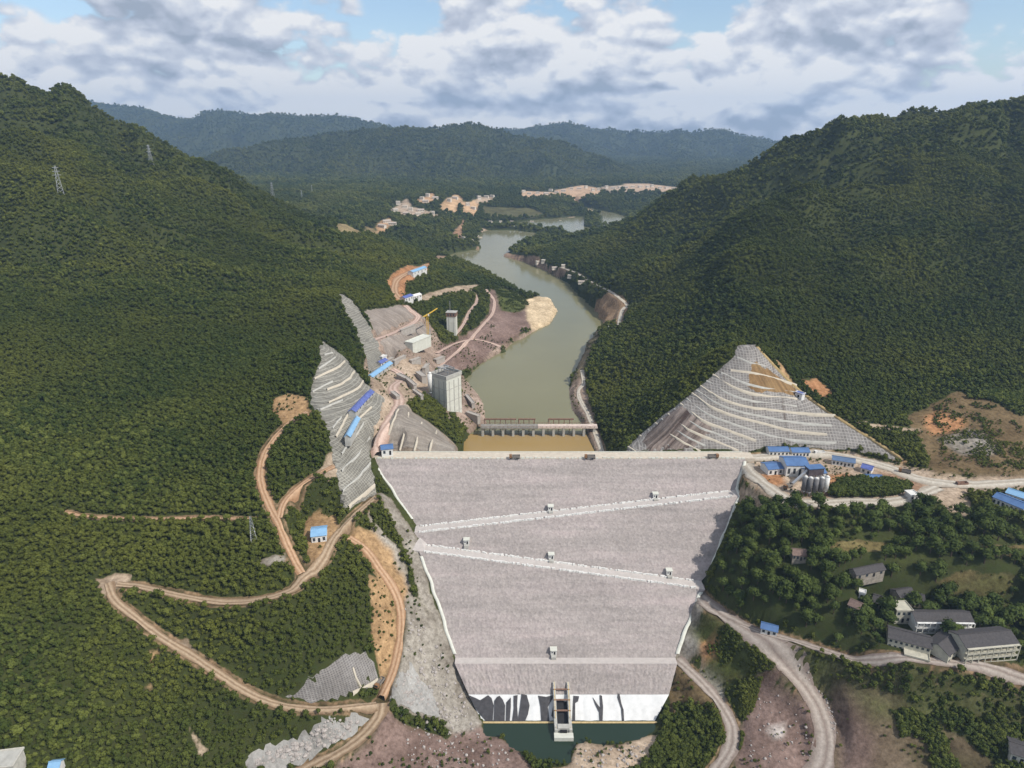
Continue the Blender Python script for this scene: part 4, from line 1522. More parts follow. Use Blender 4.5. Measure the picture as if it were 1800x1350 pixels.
def patch(name, label, px, m_, step=2.2, lift=0.4, rough=0.16, jag=1.6, parent=None, smooth=False, benches=None, world_=None):
    w = hit(px)[:, :2] if world_ is None else np.array(world_, float)
    b = densify([tuple(p) for p in w], step * 1.3)
    b = [p + np.array((random.uniform(-jag, jag), random.uniform(-jag, jag))) for p in b]
    CLEAR.append([tuple(p) for p in b])
    bx = np.array(b)
    gx, gy = np.meshgrid(np.arange(bx[:, 0].min(), bx[:, 0].max(), step), np.arange(bx[:, 1].min(), bx[:, 1].max(), step))
    gx = gx + rng.uniform(-.3, .3, gx.shape) * step
    gy = gy + rng.uniform(-.3, .3, gy.shape) * step
    k = sdist(gx.ravel(), gy.ravel(), b) < -step * .45
    pts = [Vector(p) for p in b] + [Vector((x, y)) for x, y in zip(gx.ravel()[k], gy.ravel()[k])]
    nb = len(b)
    ed = [(i, (i + 1) % nb) for i in range(nb)]
    vo, eo, fo, *_ = delaunay_2d_cdt(pts, ed, [], 1, 1e-4)
    vx = np.array([(p.x, p.y) for p in vo])
    z = zt(vx[:, 0], vx[:, 1])
    dedge = np.minimum(-sdist(vx[:, 0], vx[:, 1], b), 3) / 3
    z = z + lift * (0.3 + 0.7 * np.clip(dedge, 0, 1)) + rng.uniform(-rough, rough, len(z)) * np.clip(dedge, 0, 1) + (fbm(vx[:, 0] / 8, vx[:, 1] / 8, 66, 3) - .45) * rough * 2.5 * np.clip(dedge, 0, 1)
    if benches:                        # steps: steep riser, flat bench
        hgt = benches
        fr = z / hgt - np.floor(z / hgt)
        z2 = (np.floor(z / hgt) + np.clip(fr * 1.3, 0, 1)) * hgt
        z = z * (1 - np.clip(dedge, 0, 1)) + z2 * np.clip(dedge, 0, 1)
    me = bpy.data.meshes.new(name)
    me.from_pydata([(float(a), float(c), float(q)) for (a, c), q in zip(vx, z)], [], [tuple(f) for f in fo])
    me.update()
    # run along the contour, rise up the slope
    e = 3.0
    cxy = bx.mean(0)
    s0 = bx.std(0).max()
    gxm = float(np.mean(zt(vx[:, 0] + e, vx[:, 1]) - zt(vx[:, 0] - e, vx[:, 1])))
    gym = float(np.mean(zt(vx[:, 0], vx[:, 1] + e) - zt(vx[:, 0], vx[:, 1] - e)))
    l = math.hypot(gxm, gym) + 1e-6
    tx, ty = -gym / l, gxm / l
    uvl = me.uv_layers.new(name='run_rise')
    li = np.zeros(len(me.loops), np.int32)
    me.loops.foreach_get('vertex_index', li)
    run = vx[:, 0] * tx + vx[:, 1] * ty
    uvl.data.foreach_set('uv', np.stack([run[li], z[li] * 1.5], 1).ravel().astype(np.float32))
    for p in me.polygons:
        if p.normal.z < 0:
            me.flip_normals()
        break
    o = link(name, me, m_, parent, smooth)
    if label:
        tag(o, label, kind='structure')
    return o


def ledges(parent, lines, w=1.7, m_=None, name='ledge', h=1.5):
    for px in lines:
        q = resample(hit(px), 2.0)
        n = len(q)
        t = np.gradient(q[:, :2], axis=0)
        t /= np.linalg.norm(t, axis=1)[:, None] + 1e-9
        nr = np.stack([-t[:, 1], t[:, 0]], 1)
        jit = (fbm(np.arange(n) * .3, np.zeros(n) + px[0][0], 3, 3) - .5) * 1.2
        X, Y, Z = [], [], []
        for k, o in enumerate((-.5, -.5, .5, .5)):
            X.append(q[:, 0] + nr[:, 0] * (o * w + jit))
            Y.append(q[:, 1] + nr[:, 1] * (o * w + jit))
            zz = q[:, 2] + (h + 0.4 if k in (1, 2) else -1.5)
            Z.append(zz)
        me = grid_mesh(name, np.array(X).T, np.array(Y).T, np.array(Z).T, m_ or M_LEDGE, smooth=False)
        link(name, me, m_ or M_LEDGE, parent)


M_SL_R = slope_material('right_cut', (0.215, 0.20, 0.185), (0.28, 0.262, 0.245), (2.3, 2.1), ((0.085, 0.062, 0.05), 0.59), .12)
M_SL_L = slope_material('left_cut', (0.205, 0.195, 0.168), (0.275, 0.262, 0.228), (2.3, 2.1), ((0.17, 0.14, 0.12), 0.68), .10)
M_SL_C = slope_material('terraced_cut', (0.20, 0.172, 0.145), (0.275, 0.245, 0.21), None, ((0.13, 0.10, 0.085), 0.60), .18)
M_SL_B = slope_material('stony_cut', (0.205, 0.172, 0.145), (0.285, 0.245, 0.212), None, ((0.16, 0.12, 0.095), 0.60), .2)
M_SL_D = slope_material('netted_cut', (0.185, 0.172, 0.163), (0.25, 0.236, 0.226), (1.5, 1.4), None, .10)
M_SL_E = slope_material('rubble_cut', (0.21, 0.20, 0.185), (0.36, 0.35, 0.33), None, ((0.2, 0.16, 0.13), .64), .12)
M_OCHRE = slope_material('ochre_cut', (0.175, 0.105, 0.05), (0.25, 0.165, 0.08), None, None, .3)

sr = patch('excavated_slope', 'tall grey benched cut slope rising above the right end of the dam crest',
           [(1097, 799), (1124, 765), (1151, 743), (1196, 708), (1240, 672), (1290, 628), (1312, 606), (1328, 606), (1340, 622), (1400, 682), (1460, 728), (1540, 778), (1590, 812), (1500, 791), (1400, 782), (1330, 788), (1312, 796), (1200, 797)],
           M_SL_R, 2.2, .5, jag=.7)
ledges(sr, [[(1284, 653), (1329, 659), (1378, 672), (1400, 679)], [(1253, 661), (1289, 683), (1338, 697), (1400, 703)],
            [(1231, 681), (1267, 703), (1311, 717), (1356, 723), (1400, 728), (1467, 732)], [(1216, 694), (1249, 717), (1293, 734), (1347, 748), (1391, 759), (1453, 766)],
            [(1196, 712), (1231, 739), (1267, 754), (1329, 777)], [(1173, 730), (1209, 757), (1249, 774), (1298, 795)], [(1151, 746), (1187, 772), (1231, 796)], [(1124, 768), (1164, 797)],
            [(1104, 788), (1118, 797)]], 1.15)
ledges(sr, [[(1268, 657), (1300, 672), (1345, 684), (1400, 692)], [(1242, 671), (1278, 693), (1325, 707), (1400, 716)], [(1224, 688), (1258, 710), (1302, 726), (1352, 736), (1395, 744), (1462, 750)], [(1206, 703), (1240, 728), (1280, 744), (1338, 763), (1390, 775), (1470, 780)],
            [(1184, 721), (1220, 748), (1258, 764), (1312, 786)], [(1162, 738), (1198, 765), (1240, 786)], [(1138, 757), (1176, 786)], [(1296, 630), (1320, 640), (1345, 645)]], .7, M_CONC, 'berm', 1.2)
patch('soil_face', None, [(1320, 632), (1338, 640), (1400, 682), (1402, 700), (1340, 694), (1311, 684), (1314, 660)], M_OCHRE, 2.5, .9, jag=.8, parent=sr)
M_STAINED = slope_material('stained_cut', (0.135, 0.105, 0.088), (0.20, 0.165, 0.145), None, ((0.045, 0.030, 0.026), 0.50), .5)
patch('stained_face', None, [(1136, 762), (1156, 744), (1188, 718), (1202, 712), (1214, 726), (1232, 736), (1262, 756), (1234, 776), (1214, 795), (1140, 796), (1126, 780)], M_STAINED, 2.2, .95, jag=.8, parent=sr)
ledges(sr, [[(1330, 612), (1348, 630), (1400, 683), (1430, 706), (1462, 729), (1540, 778), (1588, 810)]], 2.6, mat('ochre_path', (.40, .30, .14), .95, (.3, .3, (.28, .2, .1))), 'edge_path', .9)
sa = patch('excavated_slope', 'pointed grey cut slope above the left end of the dam crest',
           [(567, 600), (592, 617), (617, 643), (640, 670), (657, 687), (677, 700), (667, 740), (657, 777), (650, 800), (660, 847), (661, 868), (630, 885), (602, 905), (598, 870), (593, 833), (585, 800), (577, 760),
            (563, 733), (545, 707), (550, 667), (563, 633)], M_SL_L, 2.2, .5, jag=.9)
ledges(sa, [[(578, 710), (603, 698), (628, 685), (638, 672)], [(575, 687), (597, 678), (613, 668), (623, 655)], [(553, 668), (572, 658), (593, 648), (606, 637)], [(620, 757), (630, 740), (653, 718)],
            [(612, 893), (636, 873), (658, 854)], [(590, 770), (604, 745), (612, 730)]], 1.2)
ledges(sa, [[(560, 650), (575, 640), (590, 630)], [(549, 690), (565, 682), (585, 672)], [(563, 722), (585, 712), (603, 705)], [(585, 755), (600, 735)], [(600, 800), (620, 775), (640, 745)], [(600, 830), (630, 800), (650, 770)], [(602, 865), (630, 840), (652, 815)], [(570, 625), (585, 622)]], .8, M_CONC, 'berm', 1.2)
sc_ = patch('excavated_slope', 'terraced brown-grey cut slope between the left crest end and the wooded knoll',
            None, M_SL_C, 1.8, .9, jag=.6, world_=[(-95, 467), (-82, 462.9), (-60, 462.9), (-43, 463.5), (-42, 475), (-44, 500), (-50, 524), (-60, 530), (-74, 521), (-92, 515), (-94, 490)])
ledges(sc_, [[(703, 796), (710, 768), (718, 728)], [(727, 796), (733, 775), (741, 745)], [(754, 797), (760, 778), (768, 760)], [(680, 772), (690, 745), (700, 722)]], 1.3)
sb = patch('excavated_slope', 'narrow grey strip of cut slope tapering up into the left forest',
           [(590, 517), (604, 518), (622, 534), (636, 550), (650, 575), (664, 600), (672, 640), (660, 655), (646, 650), (640, 620), (626, 582), (606, 548)], M_SL_L, 2.8, .6, jag=1.2)
patch('excavated_slope', 'brown-grey cut slope behind the blue sheds on the left bank', [(640, 547), (680, 541), (712, 540), (728, 557), (700, 573), (664, 592), (652, 570)], M_SL_B, 2.8, .6, jag=1.2)
sb3 = patch('excavated_slope', 'stony pinkish cut slope below the pale site road', [(667, 603), (700, 586), (738, 564), (758, 580), (757, 606), (705, 618), (675, 618)], M_SL_B, 2.6, .6, rough=.35, jag=1.0)
sd = patch('excavated_slope', 'grey netted cut slope beside the road junction at lower left',
           [(500, 1226), (540, 1196), (580, 1172), (600, 1154), (640, 1146), (656, 1162), (666, 1194), (640, 1212), (600, 1228), (550, 1236)], M_SL_D, 1.8, .5, jag=.9)
ledges(sd, [[(621, 1178), (626, 1195), (636, 1212)], [(664, 1196), (650, 1206), (620, 1220)]], 0.9)
patch('rubble_slope', 'pale broken rock slope below the lower left road',
      [(425, 1356), (440, 1330), (455, 1315), (475, 1312), (500, 1300), (545, 1290), (555, 1268), (600, 1264), (635, 1258), (646, 1266), (618, 1292), (576, 1314), (510, 1352)], M_SL_E, 1.3, .7, rough=.55, jag=1.2)
patch('rubble_slope', 'whitish broken rock slope between the orange road and the dam toe',
      [(700, 1190), (725, 1170), (745, 1200), (760, 1215), (775, 1262), (740, 1255), (705, 1240), (685, 1232)], M_SL_E, 1.3, .7, rough=.55, jag=1.2)

# ------------------------------------------------------------------ the terrain sheet itself
GM = GZ - 0.7 * sstep(0.4, -1.6, ROADMASK)
for poly in CLEAR:
    xs = [p[0] for p in poly]; yy = [p[1] for p in poly]
    bb = (GX > min(xs)) & (GX < max(xs)) & (GY > min(yy)) & (GY < max(yy))
    GM[bb] -= 2.2 * sstep(-0.6, -4.0, sdist(GX[bb], GY[bb], poly))
me = grid_mesh('terrain', GX, GY, GM, M_GROUND)
ca = me.color_attributes.new('soil', 'FLOAT_COLOR', 'POINT')
ca.data.foreach_set('color', np.concatenate([GC, GA[..., None]], -1).ravel().astype(np.float32))
terrain = tag(link('terrain', me, M_GROUND), 'green forested mountain terrain of the river valley', kind='structure')

# ------------------------------------------------------------------ trees


def leaf_material(name, dark, light, warm):
    m_ = bpy.data.materials.new(name)
    m_.use_nodes = True
    nt = m_.node_tree
    N, L = nt.nodes, nt.links
    b = N['Principled BSDF']
    b.inputs['Roughness'].default_value = 0.75
    b.inputs['Specular IOR Level'].default_value = 0.05
    oi = N.new('ShaderNodeObjectInfo')
    g = N.new('ShaderNodeNewGeometry')
    big = N.new('ShaderNodeTexNoise')
    big.inputs['Scale'].default_value = 0.008
    big.inputs['Detail'].default_value = 5
    big.inputs['Roughness'].default_value = .65
    L.new(g.outputs['Position'], big.inputs['Vector'])
    mr = N.new('ShaderNodeMapRange')
    mr.inputs['From Min'].default_value = .40
    mr.inputs['From Max'].default_value = .62
    L.new(big.outputs[0], mr.inputs['Value'])
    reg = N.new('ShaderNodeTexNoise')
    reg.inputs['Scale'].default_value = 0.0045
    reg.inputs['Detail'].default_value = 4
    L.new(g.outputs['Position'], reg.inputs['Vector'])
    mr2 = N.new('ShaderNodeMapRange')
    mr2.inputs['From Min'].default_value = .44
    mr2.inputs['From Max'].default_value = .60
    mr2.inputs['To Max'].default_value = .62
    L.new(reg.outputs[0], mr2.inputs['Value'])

    def mix(f, a, c):
        n = N.new('ShaderNodeMix')
        n.data_type = 'RGBA'
        for s, x in ((0, f), (6, a), (7, c)):
            if isinstance(x, tuple):
                n.inputs[s].default_value = (*x, 1)
            else:
                L.new(x, n.inputs[s])
        return n.outputs[2]

    rr = N.new('ShaderNodeMath')
    rr.operation = 'POWER'
    L.new(oi.outputs['Random'], rr.inputs[0])
    rr.inputs[1].default_value = 1.8
    c = mix(rr.outputs[0], dark, light)
    f2 = N.new('ShaderNodeMath')
    f2.operation = 'MULTIPLY'
    L.new(mr.outputs[0], f2.inputs[0])
    f2.inputs[1].default_value = 0.7
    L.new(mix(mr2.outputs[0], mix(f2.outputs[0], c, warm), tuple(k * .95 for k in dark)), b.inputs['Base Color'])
    return m_


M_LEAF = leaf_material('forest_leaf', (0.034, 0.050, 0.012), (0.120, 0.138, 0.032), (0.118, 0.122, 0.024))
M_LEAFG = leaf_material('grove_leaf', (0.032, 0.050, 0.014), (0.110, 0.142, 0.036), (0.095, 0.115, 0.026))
M_BARK = mat('bark', (0.09, 0.065, 0.045), .9, (2.0, .3))


def crown_mesh(name, seed, n, lobes, leaf, h0=0.32, material=None, trunk=True):
    """unit tree: crown about 1 across, 1.15 tall, leaf clumps on the outside of several lobes"""
    r = random.Random(seed)
    L_ = []
    for i in range(lobes):
        a = 2 * math.pi * (i + r.random() * .7) / lobes
        d = r.uniform(.10, .26) if i else 0
        L_.append((Vector((math.cos(a) * d, math.sin(a) * d, h0 + r.uniform(.18, .48) + (0.10 if i == 0 else 0))), r.uniform(.19, .30)))
    b = MB()
    for i in range(n):
        c, rad = L_[i % lobes]
        while True:
            d = Vector((r.uniform(-1, 1), r.uniform(-1, 1), r.uniform(-.75, 1)))
            if .1 < d.length < 1:
                break
        d.normalize()
        p = c + d * rad * r.uniform(.72, 1.08)
        nrm = (d + Vector((r.uniform(-.6, .6), r.uniform(-.6, .6), r.uniform(-.2, .7)))).normalized()
        s = nrm.orthogonal().normalized()
        s.rotate(Matrix.Rotation(r.uniform(0, 6.28), 3, nrm))
        t = nrm.cross(s)
        q = leaf * r.uniform(.65, 1.3)
        k = nrm * q * .25
        b.quad(p + s * q - k, p + t * q * r.uniform(.6, 1) - k * .2, p - s * q * r.uniform(.7, 1) - k, p - t * q + k * .4)
    # closed inner mass so that the crown is not see-through everywhere
    for c, rad in L_:
        n0 = len(b.v)
        for z, rr in ((-1, 0), (-.4, .8), (.35, .85), (.95, 0)):
            for j in range(5):
                a = 2 * math.pi * j / 5 + z
                b.v.append((c.x + rr * rad * .8 * math.cos(a), c.y + rr * rad * .8 * math.sin(a), c.z + z * rad * .8))
        for q in range(3):
            for j in range(5):
                j2 = (j + 1) % 5
                b.f.append((n0 + q * 5 + j, n0 + q * 5 + j2, n0 + q * 5 + 5 + j2, n0 + q * 5 + 5 + j))
    me = bpy.data.meshes.new(name)
    me.from_pydata([tuple(p) for p in b.v], [], b.f)
    me.update()
    me.materials.append(material)
    return me


def trunk_mesh(seed):
    r = random.Random(seed)
    b = MB()
    b.cyl(0, 0, -0.05, .38, .034, .022, 6)
    for i in range(4):
        a = 2 * math.pi * (i + r.random()) / 4
        b.bar((0, 0, .26 + .05 * i), (math.cos(a) * .22, math.sin(a) * .22, .52 + .05 * i), .018)
    me = bpy.data.meshes.new('trunk')
    me.from_pydata([tuple(map(float, p)) for p in b.v], [], b.f)
    me.update()
    me.materials.append(M_BARK)
    return me


CROWNS = [crown_mesh('crown', 100 + i, 260, 5 + i % 3, .052, material=M_LEAFG) for i in range(5)]
TRUNKS = [trunk_mesh(200 + i) for i in range(2)]
FOREST = [crown_mesh('forest_tree', 300 + i, 70, 4 + i % 2, .085, material=M_LEAF) for i in range(5)]

# keep-out areas
HOUSE_SPOTS = []     # filled by the buildings below: (x, y, radius)


def open_ground(x, y, pad=0.0):
    """True where a tree may stand"""
    ok = samp(GA, x, y) < 0.45
    ok &= samp(np.minimum(ROADMASK, 50), x, y) > 1.2 + pad
    ok &= zt(x, y) > np.where((y > 480) & (y < 2700), WATER + 1.5, 1.0)
    dd_ = np.full(x.shape, 99.0)
    nb = (x > -130) & (x < 200) & (y > 290) & (y < 520)
    dd_[nb] = sdist(x[nb], y[nb], DAM_FOOT)
    ok &= dd_ > np.where(x < 0, 5.0, 2.5)
    ok &= ~((y > 449) & (y < 463) & (x > -114) & (x < 180))
    for poly in CLEAR:
        xs = [p[0] for p in poly]; yy = [p[1] for p in poly]
        bb = (x > min(xs) - 2) & (x < max(xs) + 2) & (y > min(yy) - 2) & (y < max(yy) + 2)
        if bb.any():
            idx = np.where(bb)[0]
            ok[idx[sdist(x[idx], y[idx], poly) < 0.5]] = False
    for hx, hy, hr in HOUSE_SPOTS:
        ok &= (x - hx) ** 2 + (y - hy) ** 2 > hr * hr
    return ok


def scatter(y0, y1, sp):
    xs_all, ys_all = [], []
    for y in np.arange(y0, y1, sp):
        w = 60 + 0.98 * (y * CP + 330 * SP)
        x = np.arange(-w, w, sp)
        xs_all.append(x + rng.uniform(-.48, .48, len(x)) * sp)
        ys_all.append(y + rng.uniform(-.48, .48, len(x)) * sp)
    return np.concatenate(xs_all), np.concatenate(ys_all)

# ------------------------------------------------------------------ buildings
WIN_ME = {}


def win_mesh(w, h, m_=None):
    k = (round(w, 2), round(h, 2))
    if k not in WIN_ME:
        b = MB().box(0, 0, -h / 2, h / 2, w, .14)
        me = bpy.data.meshes.new('window')
        me.from_pydata(b.v, [], b.f)
        me.update()
        me.materials.append(m_ or M_GLASS)
        WIN_ME[k] = me
    return WIN_ME[k]


def roof_gable(l, w, z0, rise, over=.5, th=.25):
    b = MB()
    hl, hw = l / 2 + over, w / 2 + over
    zo = z0 - rise * over / (w / 2)
    prof = [(-hw, zo), (0, z0 + rise), (hw, zo), (hw, zo + th), (0, z0 + rise + th * 1.2), (-hw, zo + th)]
    for x in (-hl, hl):
        b.v += [(x, y, z) for y, z in prof]
    b.f = [(0, 1, 4, 5), (1, 2, 3, 4), (11, 10, 7, 6), (10, 9, 8, 7), (0, 6, 7, 1), (1, 7, 8, 2), (2, 8, 9, 3), (3, 9, 10, 4), (4, 10, 11, 5), (5, 11, 6, 0)]
    return b


def wall_gable(l, w, z0, z1, rise):
    b = MB()
    hl, hw = l / 2, w / 2
    for x in (-hl, hl):
        b.v += [(x, -hw, z0), (x, hw, z0), (x, hw, z1), (x, 0, z1 + rise * .97), (x, -hw, z1)]
    b.f = [(4, 3, 2, 1, 0), (5, 6, 7, 8, 9), (0, 5, 9, 4), (1, 2, 7, 6), (0, 1, 6, 5)]
    return b


def house(name, label, cat, A, B, w, h, roof='gable', wm=None, rm=None, rise=1.6, group=None, wins=3, storeys=1, sink=5.0, aim=.75, sides=(-1, 1), z=None, gallery=False, ridge_cap=True):
    zs = []
    for u, v in (A, B):
        zs.append(H(u, v)[2] if z is None else z)
    zg = min(zs)
    a, c = PZ(*A, zg + h * aim), PZ(*B, zg + h * aim)
    m_ = (a + c) / 2
    zg = max(float(zt(q[0], q[1])) for q in (a, c, m_)) - .4 if z is None else z
    l = max(float(np.linalg.norm((c - a)[:2])), 3)
    yaw = math.atan2(c[1] - a[1], c[0] - a[0])
    if math.cos(yaw) < 0:
        yaw += math.pi
    e = empty(name, (m_[0], m_[1], zg), yaw)
    HOUSE_SPOTS.append((m_[0], m_[1], max(l * .5, w * .5) + 2.0) if l < w * 2 else (m_[0], m_[1], w * .5 + 3))
    if l >= w * 2:
        for t in np.linspace(-.42, .42, int(l / w) + 2):
            HOUSE_SPOTS.append((m_[0] + math.cos(yaw) * l * t, m_[1] + math.sin(yaw) * l * t, w * .5 + 3))
    wm, rm = wm or M_WHITE, rm or M_BLUE
    if roof == 'gable':
        wall_gable(l, w, -sink, h, rise).build('wall', wm, e)
        r = roof_gable(l, w, h, rise).build('roof', rm, e)
        if ridge_cap:
            MB().bar((-l / 2 - .5, 0, h + rise + .38), (l / 2 + .5, 0, h + rise + .38), .5, .22).build('ridge_cap', rm, r)
    else:
        MB().box(0, 0, -sink, h, l, w).build('wall', wm, e)
        r = MB().box(0, 0, h, h + .35, l + .9, w + .9).build('roof', rm, e)
        b = MB()
        for sx, sy, lx, ly in ((0, -1, l + .9, .25), (0, 1, l + .9, .25), (-1, 0, .25, w + .4), (1, 0, .25, w + .4)):
            b.box(sx * (l / 2 + .32), sy * (w / 2 + .32), h + .35, h + .9, lx, ly)
        b.build('parapet', wm, r)
    if wins:
        sh = h / storeys
        ww = min(1.6, l / wins * .5)
        for s in range(storeys):
            for side in sides:
                for i in range(wins):
                    x = -l / 2 + l * (i + .5) / wins
                    if s == 0 and i == wins // 2:
                        d = link('door', win_mesh(ww * .9, sh * .68, M_DARK), M_DARK, e)
                        d.location = (x, side * (w / 2 + .03), sh * .34)
                        continue
                    d = link('window', win_mesh(ww, sh * .45), M_GLASS, e)
                    d.location = (x, side * (w / 2 + .03), s * sh + sh * .52)
            if gallery:
                MB().box(0, -w / 2 - .9, s * sh + sh - .25, s * sh + sh, l, 1.8).build('gallery_slab', wm, e)
                MB().box(0, -w / 2 - 1.7, s * sh, s * sh + .9, l, .15).build('balcony_wall', wm, e)
        if gallery:
            n = max(4, int(l / 3.4))
            me = None
            for i in range(n + 1):
                if me is None:
                    o = MB().box(0, 0, -sink, h, .42, .42).build('column', wm, e)
                    me = o.data
                else:
                    o = link('column', me, wm, e)
                o.location = (-l / 2 + l * i / n, -w / 2 - 1.65, 0)
    return tag(e, label, cat, group)


G_SHED = 'blue-roofed site sheds'
house('site_shed', 'long light-blue roofed shed on the terrace above the left cut slope', 'shed', (645, 668), (685, 640), 6.5, 3.4, wm=M_CONC, rm=M_LBLUE, wins=6, group=G_SHED)
house('site_shed', 'long dark-blue roofed shed halfway down the left cut slope', 'shed', (619, 727), (652, 692), 5.5, 2.6, rm=M_BLUEP, wm=M_CONC, wins=6, group=G_SHED, aim=.9)
house('site_shed', 'narrow pale-blue roofed shed lowest on the left cut slope', 'shed', (612, 783), (629, 750), 4.0, 2.4, rm=M_LBLUE, wm=M_CONC, wins=4, group=G_SHED, aim=.9)
house('site_shed', 'small deep-blue shed at the left end of the dam crest', 'shed', (670, 789), (690, 787), 8, 5, rm=M_BLUE, wins=2, group=G_SHED, z=101.2)
house('site_shed', 'small blue roofed hut behind the long light-blue shed', 'shed', (664, 622), (676, 616), 6, 4, rm=M_BLUEP, wins=2, group=G_SHED)
house('site_hut', 'tiny white hut beside the small blue roofed hut', 'hut', (668, 611), (676, 608), 4, 4, 'flat', rm=M_WHITE, wins=1)
house('site_shed', 'blue roofed shed at the lower end of the orange bank road', 'shed', (708, 533), (722, 528), 8, 5, rm=M_BLUEP, wins=3, group=G_SHED)
house('site_shed', 'white roofed shed right of the blue one on the bank road', 'shed', (724, 528), (738, 524), 7, 4, rm=M_WHITE, wins=3, group=G_SHED)
house('site_shed', 'pale-blue roofed shed on the bend of the orange hill road', 'shed', (722, 486), (746, 477), 9, 5, rm=M_LBLUE, wins=4, group=G_SHED)
house('site_shed', 'light-blue square shed beside the left dirt road', 'shed', (548, 937), (574, 934), 11, 5, rm=M_LBLUE, wins=3, group=G_SHED)
# batching yard
house('site_shed', 'tallest big blue shed in the middle of the batching yard', 'shed', (1376, 814), (1414, 814), 15, 9, rm=M_BLUE, wins=4, rise=2.4, group=G_SHED)
house('site_shed', 'low blue shed attached left of the tallest yard shed', 'shed', (1344, 821), (1370, 819), 11, 5, rm=M_BLUE, wins=3, group=G_SHED)
house('site_shed', 'left blue roofed office row at the foot of the right cut slope', 'shed', (1350, 787), (1384, 787), 8, 4.5, rm=M_BLUE, wins=5, group=G_SHED)
house('site_shed', 'right blue roofed office row at the foot of the right cut slope', 'shed', (1390, 789), (1420, 789), 8, 4.5, rm=M_BLUE, wins=5, group=G_SHED)
house('site_shed', 'blue roofed shed directly behind the batching silos', 'shed', (1414, 831), (1446, 829), 9, 7, rm=M_BLUE, wins=3, group=G_SHED)
house('site_shed', 'long grey-blue shed along the gravel road right of the yard', 'shed', (1463, 806), (1502, 812), 7, 4.5, rm=mat('grey_blue_sheet', (.10, .15, .24), .5, (.3, .2)), wins=6, group=G_SHED)
house('site_shed', 'small purple-blue shed at the right side of the yard', 'shed', (1516, 820), (1534, 825), 7, 4, rm=M_BLUEP, wins=2, group=G_SHED)
house('site_shed', 'bright blue shed at the edge of the yard trees', 'shed', (1521, 840), (1548, 841), 8, 5, rm=M_BLUE, wins=3, group=G_SHED)
house('site_hut', 'white hut at the tip of the yard tree clump', 'hut', (1596, 869), (1610, 868), 6, 3.6, 'flat', rm=M_WHITE, wins=2)
house('site_shed', 'front long blue shed at the right edge of the picture', 'shed', (1752, 872), (1805, 893), 10, 5, rm=M_BLUE, wins=7, group=G_SHED)
house('site_shed', 'rear long light-blue shed at the right edge of the picture', 'shed', (1772, 864), (1820, 880), 9, 5, rm=M_LBLUE, wins=7, group=G_SHED)
house('site_hut', 'small white hut on the benched slope top right', 'hut', (1400, 693), (1412, 697), 4, 3.2, 'flat', rm=M_BLUEP, wins=1)
house('lane_house', 'blue roofed hut beside the lane below the dam', 'hut', (1338, 1103), (1366, 1110), 6, 3.6, rm=M_BLUE, wins=3)
house('corner_house', 'long pale building cut by the lower left corner', 'building', (-20, 1352), (36, 1345), 9, 4, 'flat', rm=M_CONC, wm=M_WALLSTAIN, wins=5)
house('corner_house', 'small blue and white hut near the lower left corner', 'hut', (90, 1348), (108, 1346), 5, 3, rm=M_LBLUE, wins=2)
house('corner_house', 'dark roofed house cut by the lower right corner', 'house', (1775, 1306), (1815, 1318), 12, 5, rm=M_TILE, wm=M_WALLSTAIN, wins=3)
# the walled school compound and the village
VW = mat('cream_plaster', (0.52, 0.49, 0.39), .85, (.5, .3, (.36, .34, .28)))
G_SCH = 'buildings of the walled compound'
house('school_building', 'two-storey white colonnaded building at the back of the compound', 'building', (1603, 1080), (1702, 1081), 10, 7, rm=M_TILE, wm=M_WHITE, wins=10, storeys=2, rise=2.6, group=G_SCH, z=60, gallery=True, aim=1.1)
house('school_building', 'three-storey cream gallery building at the right of the compound', 'building', (1684, 1121), (1774, 1113), 13, 10, rm=M_TILE, wm=VW, wins=9, storeys=3, rise=2.8, group=G_SCH, z=59, gallery=True, aim=1.1)
house('school_building', 'long dark-roofed wing at the left front of the compound', 'building', (1562, 1108), (1636, 1127), 11, 6.5, rm=M_TILE, wm=VW, wins=8, storeys=2, rise=2.6, group=G_SCH, z=58.5, aim=1.1)
house('school_building', 'grey gabled building in the middle front of the compound', 'building', (1648, 1139), (1674, 1119), 12, 6, rm=M_TILE, wm=VW, wins=4, storeys=2, rise=3.0, group=G_SCH, z=59, aim=1.1)
house('gate_house', 'small cream gate house left of the white colonnaded building', 'building', (1570, 1068), (1597, 1068), 8, 8, 'flat', rm=VW, wm=VW, wins=3, storeys=2, z=61, group=G_SCH, aim=.9)
house('village_house', 'cream lower annex in front of the left compound wing', 'house', (1590, 1147), (1632, 1158), 5, 3.5, 'flat', rm=VW, wm=VW, wins=5, z=57, group=G_SCH, aim=.9)
G_V = 'dark-roofed farmhouses above the compound'
for A, B, w, lab in (((1535, 1052), (1560, 1060), 9, 'dark roofed farmhouse nearest the gate house'), ((1574, 1043), (1600, 1038), 8, 'dark roofed farmhouse behind the gate house'),
                     ((1598, 1042), (1624, 1047), 8, 'dark roofed farmhouse uphill of the colonnaded building'), ((1392, 968), (1416, 970), 7, 'brown roofed farmhouse alone in the upper grove'), ((1500, 1003), (1550, 993), 6, 'long dark roofed farmhouse across the upper grove'),
                     ((1494, 1064), (1512, 1072), 7, 'small brown roofed hut left of the compound')):
    house('farmhouse', lab, 'house', A, B, w, 3.6, rm=M_TILE if 'dark' in lab else mat('brown_tile_roof', (.17, .12, .10), .85, (.8, .3)) if 'grey' not in lab else M_CONC, wm=mat('mud_wall', (.26, .23, .19), .9, (.6, .3)), wins=4, rise=2.0, group=G_V)
house('white_hut', 'tiny bright white hut in the trees left of the compound', 'hut', (1510, 1051), (1517, 1053), 3, 4.5, 'flat', rm=M_WHITE, wins=1)

